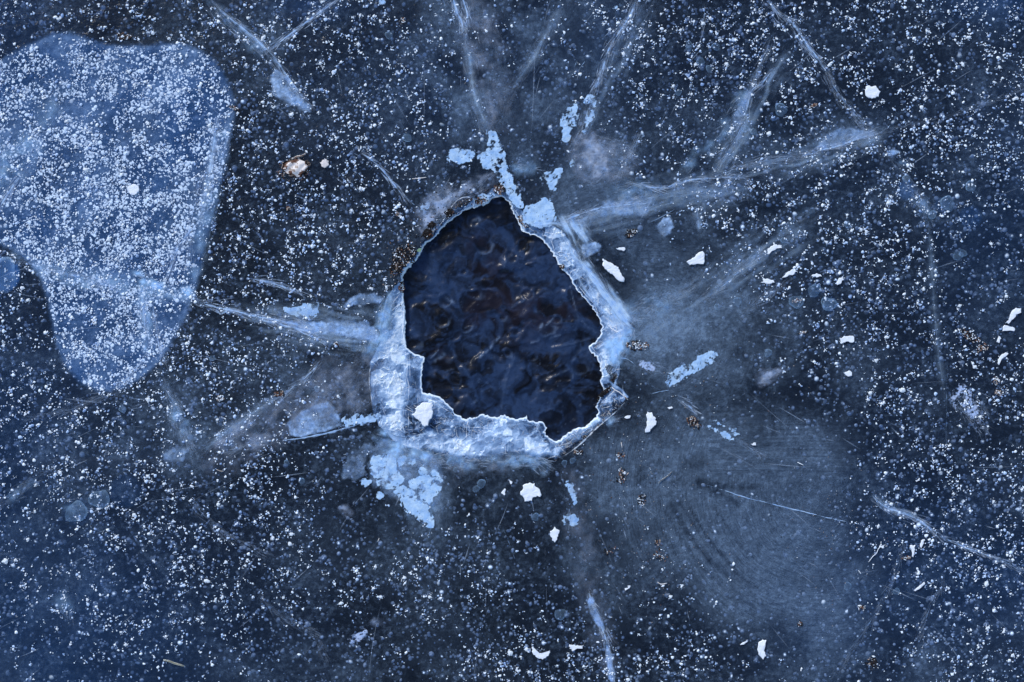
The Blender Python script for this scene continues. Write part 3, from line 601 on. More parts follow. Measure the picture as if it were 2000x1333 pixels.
PATCH = [
 # name, material, density, feather, warp, holes, origin, outline
 ('frost_patch', M_SOLID, 1.0, 3, 2, .0, 'B', '1430,1145 1500,1130 1560,1125 1610,1140 1635,1160 1625,1200 1570,1215 1520,1230 1480,1215 1450,1200', 'sharp pale blue frost patch above the hole, leaf shaped'),
 ('frost_patch', M_SOLID, 1.0, 3, 3, .5, 'f', '952,255 962,258 972,275 984,300 990,335 993,352 985,372 978,352 965,335 955,328 940,325 933,305 945,296 953,285', 'pale frost patch that runs down to the top of the hole'),
 ('frost_patch', M_SOLID, 1.0, 3, 2, .25, 'C', '440,800 480,788 500,805 485,870 475,960 440,990 435,1050 395,1060 385,1000 372,920 390,860', 'pale frost patch shaped like a boot, top middle'),
 ('frost_patch', M_SOLID, .9, 3, 3, .4, 'C', '600,830 615,870 590,920 560,1000 530,995 545,940 570,880', None),
 ('frost_patch', M_SOLID, .9, 3, 3, .4, 'C', '580,710 615,735 632,765 615,805 590,790 560,775 530,760', None),
 ('frost_patch', M_SOLID, .55, 3, 2, .0, 'C', '435,1190 460,1175 475,1210 465,1255 430,1258', None),
 ('frost_patch', M_SOLID, 1.0, 6, 4, .15, 'G', '60,340 120,280 200,260 225,220 255,215 280,240 315,270 330,330 315,400 250,440 160,440 95,400', 'bright frost patch like a paw at the upper right rim'),
 ('frost_patch', M_SOLID, 1.0, 3, 3, .35, 'G', '205,75 215,45 290,40 330,10 355,-10 380,0 350,80 315,140 295,180 275,150 285,100 240,85', None),
 ('frost_patch', M_FILM, .95, 3, 4, .0, 'G', '525,560 600,545 665,570 655,620 600,650 545,680 520,620', None),
 ('frost_patch', M_FILM, .8, 3, 4, .0, 'G', '1055,430 1160,350 1200,360 1230,430 1190,480 1130,510', None),
 ('frost_patch', M_SOLID, .95, 4, 4, .35, 'K', '1165,270 1190,255 1250,215 1330,195 1400,150 1500,110 1535,130 1500,190 1420,230 1350,260 1290,310 1200,360 1160,340', 'long pale frost patch right of the hole'),
 ('frost_patch', M_SOLID, .95, 2, 2, .2, 'K', '1450,655 1560,690 1650,735 1662,772 1600,745 1520,700', 'thick pale frost dash below right of the hole'),
 ('frost_patch', M_SOLID, .7, 2, 3, .4, 'K', '1500,610 1560,635 1625,668 1690,700 1700,740 1610,690 1510,632', None),
 ('frost_patch', M_SOFT, 1.6, 14, 6, .1, 'K', '150,890 210,890 270,960 240,1005 170,995 130,940', 'soft white cloud in the ice below the bottom rim'),
 ('frost_patch', M_GRAIN, .7, 6, 5, .3, 'K', '915,150 1000,175 1105,200 1090,235 1040,260 960,220', None),
 ('frost_patch', M_FILM, .85, 3, 3, .0, 'J', '230,660 260,610 380,530 480,480 555,478 600,560 640,630 650,668 540,700 400,738 260,752', 'translucent blue wedge left of the lower rim'),
 ('frost_patch', M_SOLID, .95, 3, 4, .5, 'J', '660,610 740,590 770,575 820,600 900,550 950,590 900,625 780,645 662,668', None),
 ('frost_patch', M_SOLID, 1.0, 3, 3, .2, 'J', '850,980 862,930 890,890 950,885 1000,850 1025,830 1050,850 1068,900 1062,950 1060,990 1070,1030 1110,1050 1115,1080 1060,1115 1000,1130 940,1115 900,1090 895,1040 870,1010', 'large pale frost patch below the lower left rim'),
 ('frost_patch', M_SOLID, 1.0, 3, 3, .2, 'J', '1015,1150 1050,1120 1100,1100 1130,1120 1150,1150 1190,1165 1200,1200 1170,1195 1100,1190 1040,1180', None),
 ('frost_patch', M_SOLID, 1.0, 3, 3, .25, 'J', '1150,1090 1200,1060 1262,1030 1300,1050 1320,1085 1290,1130 1250,1160 1230,1190 1190,1160', 'branching pale frost patch below the lower left rim'),
 ('frost_patch', M_SOLID, 1.0, 3, 3, .2, 'J', '1300,1060 1345,1050 1385,1045 1400,1080 1370,1115 1385,1130 1350,1180 1320,1200 1310,1270 1270,1230 1240,1190 1290,1140', None),
 ('frost_patch', M_WISP, .9, 8, 6, .1, 'J', '900,1000 960,850 1040,800 1100,860 1080,1000 1000,1080', None),
 ('frost_patch', M_SOFT, .35, 12, 6, .2, 'J', '1100,1250 1200,1200 1330,1200 1400,1300 1300,1400 1150,1360', None),
 ('frost_patch', M_SOLID, .8, 4, 4, .3, 'J', '1070,900 1120,885 1200,930 1190,945 1120,940 1090,980 1070,960', None),
 ('frost_patch', M_SOLID, 1.1, 2, 2, .0, 'f', '783,975 800,972 818,978 830,986 840,1000 847,1022 843,1032 830,1020 815,1010 800,1002 788,990', 'pale frost tongue tapering to a point at its lower end'),
 ('frost_patch', M_SOLID, 1.1, 2, 2, .1, 'f', '984,325 996,340 1002,362 1012,378 1022,402 1014,408 1000,390 988,372', 'narrow white streak touching the top tip of the hole'),
 ('frost_patch', M_FILM, .5, 6, 6, .0, 'f', '725,870 760,850 800,880 860,890 868,930 860,980 830,1000 790,985 740,960 715,930', 'thin pale film joining the frost pieces below the lower left rim'),
 ('frost_patch', M_SOLID, .9, 2, 2, .2, 'J', '1230,970 1262,965 1285,1000 1255,1035 1235,1010', None),
 ('frost_patch', M_SOLID, .7, 2, 1, .0, 'J', '1310,1000 1335,985 1375,1005 1380,1035 1350,1045 1320,1030', None),
 ('frost_patch', M_SOLID, .9, 2, 2, .0, 'J', '895,1170 930,1165 965,1180 960,1200 930,1208', None),
 ('frost_patch', M_SOLID, .9, 2, 3, .2, 'J', '795,1095 830,1050 865,1065 855,1105 815,1110', None),
 ('frost_patch', M_FILM, .28, 4, 5, .0, 'J', '640,1000 660,920 740,830 840,795 905,820 900,850 835,880 825,960 830,1030 745,1100 700,1060 645,1060', 'dim grey fan shaped cloud left of the pale patches'),
 ('frost_patch', M_SOFT, 1.3, 6, 4, .2, 'E', '980,770 1040,765 1085,785 1080,812 1010,805', None),
 ('frost_patch', M_SOFT, 1.2, 10, 8, .3, 'E', '1000,880 1060,850 1120,825 1225,850 1230,920 1250,960 1180,980 1100,900', None),
 ('frost_patch', M_SOFT, 1.1, 8, 6, .3, 'E', '1340,880 1400,880 1460,920 1430,980 1360,960', None),
 ('frost_patch', M_FILM, .62, 5, 5, .0, 'D', '430,1090 480,1020 640,960 830,960 880,1010 770,1040 600,1100 450,1140', 'translucent blue wedge at the upper right where cracks meet'),
 ('frost_patch', M_FILM, .8, 2, 2, .0, 'D', '970,1130 1030,1120 1090,1145 1030,1165 980,1180', 'small blue triangle beside a crack at the upper right'),
 ('frost_patch', M_SOFT, .7, 6, 4, .2, 'D', '1050,1215 1100,1205 1160,1235 1150,1260 1090,1250', None),
 ('frost_patch', M_FILM, .8, 5, 5, .0, 'B', '110,560 150,500 230,570 300,650 350,720 430,840 330,830 200,770 120,700 100,630', 'soft pale blue triangle at the upper left'),
 ('frost_patch', M_SOLID, .95, 3, 2, .1, 'F', '190,1055 280,1045 350,1045 370,1015 465,1015 470,1045 440,1110 380,1100 280,1100', 'pale frost arrowhead left of the hole'),
 ('frost_patch', M_GRAIN, .72, 24, 14, .5, 'L', '1420,370 1530,340 1620,380 1640,440 1700,540 1720,620 1690,720 1640,680 1560,580 1440,480', 'granular white cloud near the right edge'),
 ('frost_patch', M_SOLID, .75, 4, 4, .5, 'K', '400,1090 460,1085 480,1170 465,1260 450,1200 430,1150', None),
 ('frost_patch', M_SOLID, .8, 3, 4, .4, 'O', '370,30 400,80 470,50 490,90 485,160 440,150 380,130', None),
 ('frost_patch', M_FILM, .95, 3, 3, .0, 'O', '555,700 600,675 630,740 670,850 705,960 660,930 600,850', 'long pale streak in the ice near the bottom edge'),
 ('frost_patch', M_FILM, .95, 3, 4, .0, 'O', '700,1050 735,1060 760,1150 785,1331 725,1331 700,1200', 'pale streak running off the bottom edge'),
 ('frost_patch', M_FILM, .5, 5, 5, .0, 'I', '1210,880 1300,830 1420,810 1422,870 1400,925 1300,940', None),
 ('frost_patch', M_SOFT, .5, 12, 8, .3, 'I', '1240,300 1290,390 1340,490 1400,640 1440,770 1380,740 1290,650 1240,560 1290,520 1240,400', None),
 ('frost_patch', M_FILM, .62, 8, 6, .0, 'G', '440,420 520,370 600,300 720,240 880,210 1000,220 1040,255 1046,310 1000,360 900,372 780,350 640,360 540,400', 'smoky lobe shaped cloud at the upper right of the hole'),
 ('frost_patch', M_SOFT, .55, 22, 10, .0, 'G', '700,250 800,130 950,110 1100,130 1050,220 900,220', None),
 ('frost_patch', M_FILM, .30, 14, 10, .2, 'G', '1080,200 1300,90 1500,60 1740,70 1768,120 1740,190 1600,240 1450,240 1380,180 1200,210', 'long hazy blue band right of the smoky lobe'),
 ('frost_patch', M_WISP, .8, 10, 5, .0, 'G', '1385,240 1440,230 1425,330 1412,470 1385,400', None),
 ('frost_patch', M_SOFT, .75, 26, 12, .1, 'G', '830,1060 960,1000 1200,930 1230,1000 1100,1080 950,1130 890,1170', 'thin white haze right of the corner of the rim'),
 ('frost_patch', M_FILM, .7, 8, 8, .0, 'F', '440,1170 520,1130 700,1125 880,1160 940,1230 930,1310 820,1300 700,1260 560,1250', 'milky cloud joining the left rim'),
 ('frost_patch', M_FILM, .6, 3, 4, .0, 'F', '700,950 820,930 970,960 960,1000 850,1010 720,1035 650,1040 680,1000', None),
 ('frost_patch', M_GREY, .9, 14, 8, .2, 'I', '1620,800 1700,690 1840,590 1920,580 1900,650 1750,760 1690,830', 'grey granular smear at the left'),
 ('frost_patch', M_GREY, .6, 14, 8, .3, 'I', '1840,800 1900,720 2000,660 2010,760 1950,830 1860,850', None),
 ('frost_patch', M_SOFT, .85, 7, 3, .0, 'K', '700,600 780,595 770,635 720,660', None),
 ('frost_patch', M_SOLID, .7, 3, 3, .2, 'F', '1220,310 1310,245 1330,240 1300,290 1260,330 1240,325', None),
 ('frost_patch', M_SOFT, .6, 16, 10, .25, 'C', '1700,700 1790,680 1770,830 1700,960 1560,1060 1450,1180 1320,1260 1300,1230 1500,1050 1620,900', 'hazy trail slanting down from the upper right'),
 ('frost_patch', M_GREY, .5, 22, 10, .2, 'J', '1200,860 1500,930 2000,880 1950,960 1700,1010 1400,980', None),
 ('frost_patch', M_SOFT, .45, 12, 8, .35, 'f', '0,470 60,500 130,520 250,540 370,570 390,592 300,592 200,572 90,548 40,515', 'milky band crossing the lower part of the pale lobe'),
 ('frost_patch', M_SOFT, .45, 22, 12, .2, 'f', '60,250 110,180 150,160 110,240 70,320 10,380 -30,380 -30,300', None),
 ('frost_patch', M_SOFT, .5, 18, 6, .0, 'f', '445,230 454,240 428,380 405,460 385,560 362,545 385,440 412,330', None),
 ('frost_patch', M_SOFT, .7, 7, 6, .3, 'f', '270,560 290,560 300,640 285,700 270,640', None),
 ('frost_patch', M_SOFT, .5, 20, 12, .3, 'A', '1560,0 1700,110 1850,230 1990,330 1990,420 1850,340 1720,200', None),
 ('frost_patch', M_SOFT, .8, 22, 10, .35, 'G', '0,-30 60,-60 130,-60 190,-10 120,10 30,10', None),
 ('frost_patch', M_SOLID, .6, 3, 2, .1, 'B', '930,0 975,0 965,35 940,40', None),
 ('frost_patch', M_SOLID, .75, 3, 3, .3, 'C', '770,40 830,45 835,90 800,75 760,65', None),
 ('frost_patch', M_SOLID, .6, 3, 2, .3, 'F', '1670,190 1770,180 1790,205 1740,235 1690,230', None),
 ('frost_patch', M_GREY, .55, 5, 3, .2, 'N', '610,10 670,0 730,30 735,70 690,95 640,60', None),
 ('frost_patch', M_GRAIN, .75, 8, 6, .2, 'N', '690,1020 700,985 780,940 830,920 840,990 780,1020 720,1050', None),
 ('frost_patch', M_GREY, .6, 6, 6, .2, 'N', '850,870 900,840 965,830 960,890 900,925 860,905', None),
 ('frost_patch', M_GREY, .7, 8, 5, .1, 'L', '0,260 90,240 230,225 180,270 60,350 0,370', None),
 ('frost_patch', M_SOFT, .6, 8, 4, .0, 'L', '850,1180 900,1200 1000,1250 1110,1310 1180,1335 1060,1330 950,1270 880,1220', None),
 ('frost_patch', M_SOFT, .5, 14, 6, .2, 'H', '1130,80 1160,160 1240,200 1290,320 1310,420 1250,340 1180,260 1130,170', None),
 ('frost_patch', M_SOFT, .45, 14, 8, .2, 'H', '270,370 360,300 440,310 330,390 200,450 170,440', None),
 ('frost_patch', M_SOFT, .5, 18, 8, .2, 'M', '430,700 470,640 510,720 560,830 520,850 460,780', None),
 ('frost_patch', M_SOFT, .4, 14, 8, .2, 'M', '480,0 620,0 610,70 560,100 510,60', None),
 ('frost_patch', M_SOFT, .45, 12, 6, .1, 'I', '60,1230 90,1160 200,1090 270,1080 200,1150 110,1220', None),
 ('frost_patch', M_SOFT, 1.1, 10, 6, .1, 'f', '728,848 760,826 800,868 850,890 830,905 790,900 765,893 740,875', 'milky fan at the lower left corner of the rim'),
 ('frost_patch', M_WISP, 1.2, 12, 5, .0, 'f', '1075,432 1100,425 1135,428 1150,460 1152,500 1135,522 1110,500 1120,470 1100,450', 'white smoky fold at the upper right of the rim'),
 ('frost_patch', M_WISP, 1.2, 9, 4, .0, 'f', '1120,502 1160,520 1200,572 1246,640 1226,655 1190,610 1150,550', 'white band along the outside of the right ledge'),
 ('frost_patch', M_SOFT, 1.1, 10, 6, .1, 'f', '1175,665 1215,640 1248,640 1225,680 1208,720 1190,740 1180,700', None),
 ('frost_patch', M_GREY, .8, 12, 8, .15, 'f', '800,425 850,372 920,350 975,345 960,372 900,392 850,440 812,468', 'grey granular veil above the upper left rim'),
 ('frost_patch', M_SOFT, .8, 12, 6, .15, 'f', '700,690 735,640 740,600 765,565 775,600 760,660 740,700', None),
 ('frost_patch', M_SOFT, .9, 14, 8, .15, 'f', '800,885 870,890 940,895 1000,885 1060,890 1070,905 960,915 860,915', None),
 ('frost_patch', M_FILM, .9, 4, 5, .0, 'f', '520,622 570,624 620,630 680,632 742,640 745,672 700,664 660,652 620,656 575,642', 'pale frosted band of the crack where it meets the left rim'),
 ('frost_patch', M_FILM, .55, 5, 5, .0, 'C', '1750,700 1800,690 1770,820 1700,960 1640,940 1700,800', None),
 ('frost_patch', M_WISP, .24, 30, 16, .2, 'f', '1085,440 1160,410 1280,352 1400,330 1462,345 1455,395 1380,410 1250,440 1140,470', 'broad misty fan spreading right from the upper rim'),
 ('frost_patch', M_WISP, .20, 30, 14, .4, 'f', '1235,640 1330,560 1480,450 1560,420 1600,460 1500,540 1400,610 1290,680', 'streaky mist running up right from the corner of the rim'),
 ('frost_patch', M_WISP, .30, 22, 10, .2, 'f', '420,596 560,600 740,600 745,700 640,690 520,650', None),
 ('frost_patch', M_GREY, .32, 30, 12, .3, 'f', '390,905 520,800 640,700 720,690 700,760 560,860 430,930', None),
 ('frost_patch', M_GREY, .30, 26, 12, .2, 'f', '880,0 960,0 985,120 1000,250 940,262 915,130', None),
 ('frost_patch', M_WISP, .20, 22, 10, .2, 'f', '1120,260 1190,120 1240,0 1290,0 1230,140 1170,250', None),
 ('frost_patch', M_WISP, .28, 22, 10, .2, 'f', '1370,350 1450,200 1510,90 1550,120 1490,230 1430,340', None),
 ('frost_patch', M_WISP, .25, 18, 10, .2, 'f', '1440,330 1560,290 1720,245 1730,290 1600,330 1470,360', None),
 ('frost_patch', M_GREY, .16, 16, 8, .3, 'f', '1085,915 1135,915 1170,1100 1215,1333 1170,1333 1110,1080', None),
 ('frost_patch', M_GREY, .4, 22, 10, .2, 'f', '590,800 700,690 745,700 730,800 640,830', None),
 ('frost_patch', M_GREY, .7, 16, 8, .2, 'f', '1110,270 1160,255 1230,290 1240,330 1200,360 1150,360 1110,320', None),
]
for i, (nm, mt, dn, fe, wa, ho, code, raw, lab) in enumerate(PATCH):
    patch(nm, PP(code, raw), mt, dn, fe, wa, 14, ho, label=lab)

# ------------------------------------------------------------------ cracks: ribbons with a sharp side and a fading side
def spline(pts, step=3.0):
    out = []; p = [pts[0]] + list(pts) + [pts[-1]]
    for i in range(1, len(p) - 2):
        a, b, c, d = (np.array(p[k], float) for k in (i - 1, i, i + 1, i + 2))
        n = max(2, int(np.linalg.norm((c - b)[:2]) / step))
        for j in range(n):
            t = j / n; t2, t3 = t * t, t * t * t
            out.append(0.5 * ((2 * b) + (-a + c) * t + (2 * a - 5 * b + 4 * c - d) * t2 + (-a + 3 * b - 3 * c + d) * t3))
    out.append(np.array(pts[-1], float)); return np.array(out)
def crack(pts, wl, wr, dens, mat=None, name='crack', label=None, dash=0.0, seed=None, gap=0.0, follow=False):
    """wl / wr: how far the white spreads to the left and right of the line, photo pixels"""
    S = spline(pts); n = len(S); seed = seed or int(pts[0][0] * 3 + pts[0][1] * 5) % 991
    T = np.gradient(S, axis=0); T /= np.linalg.norm(T, axis=1)[:, None] + 1e-9
    N = np.stack([-T[:, 1], T[:, 0]], 1)
    arc = np.concatenate([[0], np.cumsum(np.linalg.norm(np.diff(S, axis=0), axis=1))]); L = arc[-1]
    env = np.sqrt(np.clip(np.minimum(arc, L - arc) / (0.18 * L + 1e-6), 0, 1))
    wv = .45 + 1.1 * fbm(arc / 22, arc * 0 + seed, seed, 3)
    off = 1.6 * (fbm(arc / 12, arc * 0 + 3.3, seed + 1, 3) - .5)
    K = [-1, -.7, -.42, -.2, -.06, 0, .06, .2, .42, .7, 1]
    V = []; A = []; F = []; z = nextz()
    dsh = 1.0
    if dash: dsh = 1 - dash * sstep(.46, .56, fbm(arc / 9, arc * 0 + 9.1, seed + 2, 3))
    if gap: dsh = dsh * (1 - gap * sstep(.45, .55, fbm(arc / 60, arc * 0 + 5.1, seed + 4, 2)))
    zz = np.full(n, z)
    if follow:
        rz = rim_z(S[:, 0], S[:, 1])[0]; inr = sd(S[:, 0], S[:, 1], RIM_J) < 2
        rz = np.convolve(np.pad(rz, 2, 'edge'), np.ones(5) / 5, 'valid') if n > 5 else rz
        zz = np.where(inr, rz + .0022, z + .0010)
    for k in K:
        w = (wl if k < 0 else wr) * wv * np.maximum(env, .25)
        q = S[:, :2] + N * (off + k * w)[:, None]
        a = (.55 * math.exp(-abs(k) * 6) + .45 * (1 - abs(k))) * dens * (abs(k) < 1) * env * dsh
        V.append(np.stack([wx(q[:, 0]), wy(q[:, 1]), zz + .0001 * (1 - abs(k))], 1)); A.append(a * np.ones(n))
        F.append(np.stack([arc / 1000, (off + k * w) / 1000 + seed * .1, arc * 0], 1))
    m = len(K); idx = np.arange(n * m).reshape(m, n)
    q = np.stack([idx[:-1, :-1].ravel(), idx[:-1, 1:].ravel(), idx[1:, 1:].ravel(), idx[1:, :-1].ravel()], 1)
    V = np.concatenate(V); A = np.concatenate(A)
    # not over open water
    px = V[:, 0] * 1000 + 1000; py = 666.5 - V[:, 1] * 1000
    near_ = (px > 770) & (px < 1190) & (py > 370) & (py < 880)
    if near_.any():
        h = np.full(len(px), 9.0); h[near_] = sd(px[near_], py[near_], HOLE); q = q[(h[q] > 1).all(1)]
        if len(q) == 0: return None
    FB = np.concatenate(F); mi = np.zeros(len(q), int); mats = [mat or M_STREAK]
    if not follow and L > 25 and dens > .3 and wl + wr > 9.5:
        r = np.random.RandomState(seed); nn = int(min(170, L * (wl + wr) / 22 + L / 4)); ii = r.randint(0, n - 1, nn)
        kk = r.normal(0, .42, nn); kk = np.where(kk < 0, kk * wl, kk * wr) * 1.2
        th = np.arctan2(T[ii, 1], T[ii, 0]) + r.normal(0, .05, nn) + np.sign(kk) * r.uniform(0, .13, nn)
        P0 = S[ii, :2] + N[ii] * (kk + off[ii])[:, None]
        P3, F3, A3 = strands(P0, np.stack([np.cos(th), np.sin(th)], 1), r.uniform(6, 34, nn), r.uniform(.5, 1.2, nn), r.uniform(.15, .9, nn) * min(1.1, dens ** 1.5) * (env[ii] * .7 + .3) * (dsh if np.isscalar(dsh) else dsh[ii]), nextz() + .0001, r.normal(0, .1, nn))
        hx = P3[:, 0] * 1000 + 1000; hy = 666.5 - P3[:, 1] * 1000; okv = np.ones(len(hx), bool); mm = (hx > 770) & (hx < 1190) & (hy > 370) & (hy < 880)
        if mm.any(): okv[mm] = sd(hx[mm], hy[mm], HOLE) > 2
        F3 = F3[okv[F3].all(1)]
        if len(F3):
            q = np.concatenate([q, F3 + len(V)]); mi = np.concatenate([mi, np.ones(len(F3), int)]); V = np.concatenate([V, P3]); A = np.concatenate([A, A3]); FB = np.concatenate([FB, P3]); mats.append(M_FINE)
    o = put(name, V, q, mats, SHEET, {'dens': A, 'fib': FB}, mat_idx=mi)
    if label: o['label'] = label
    return o
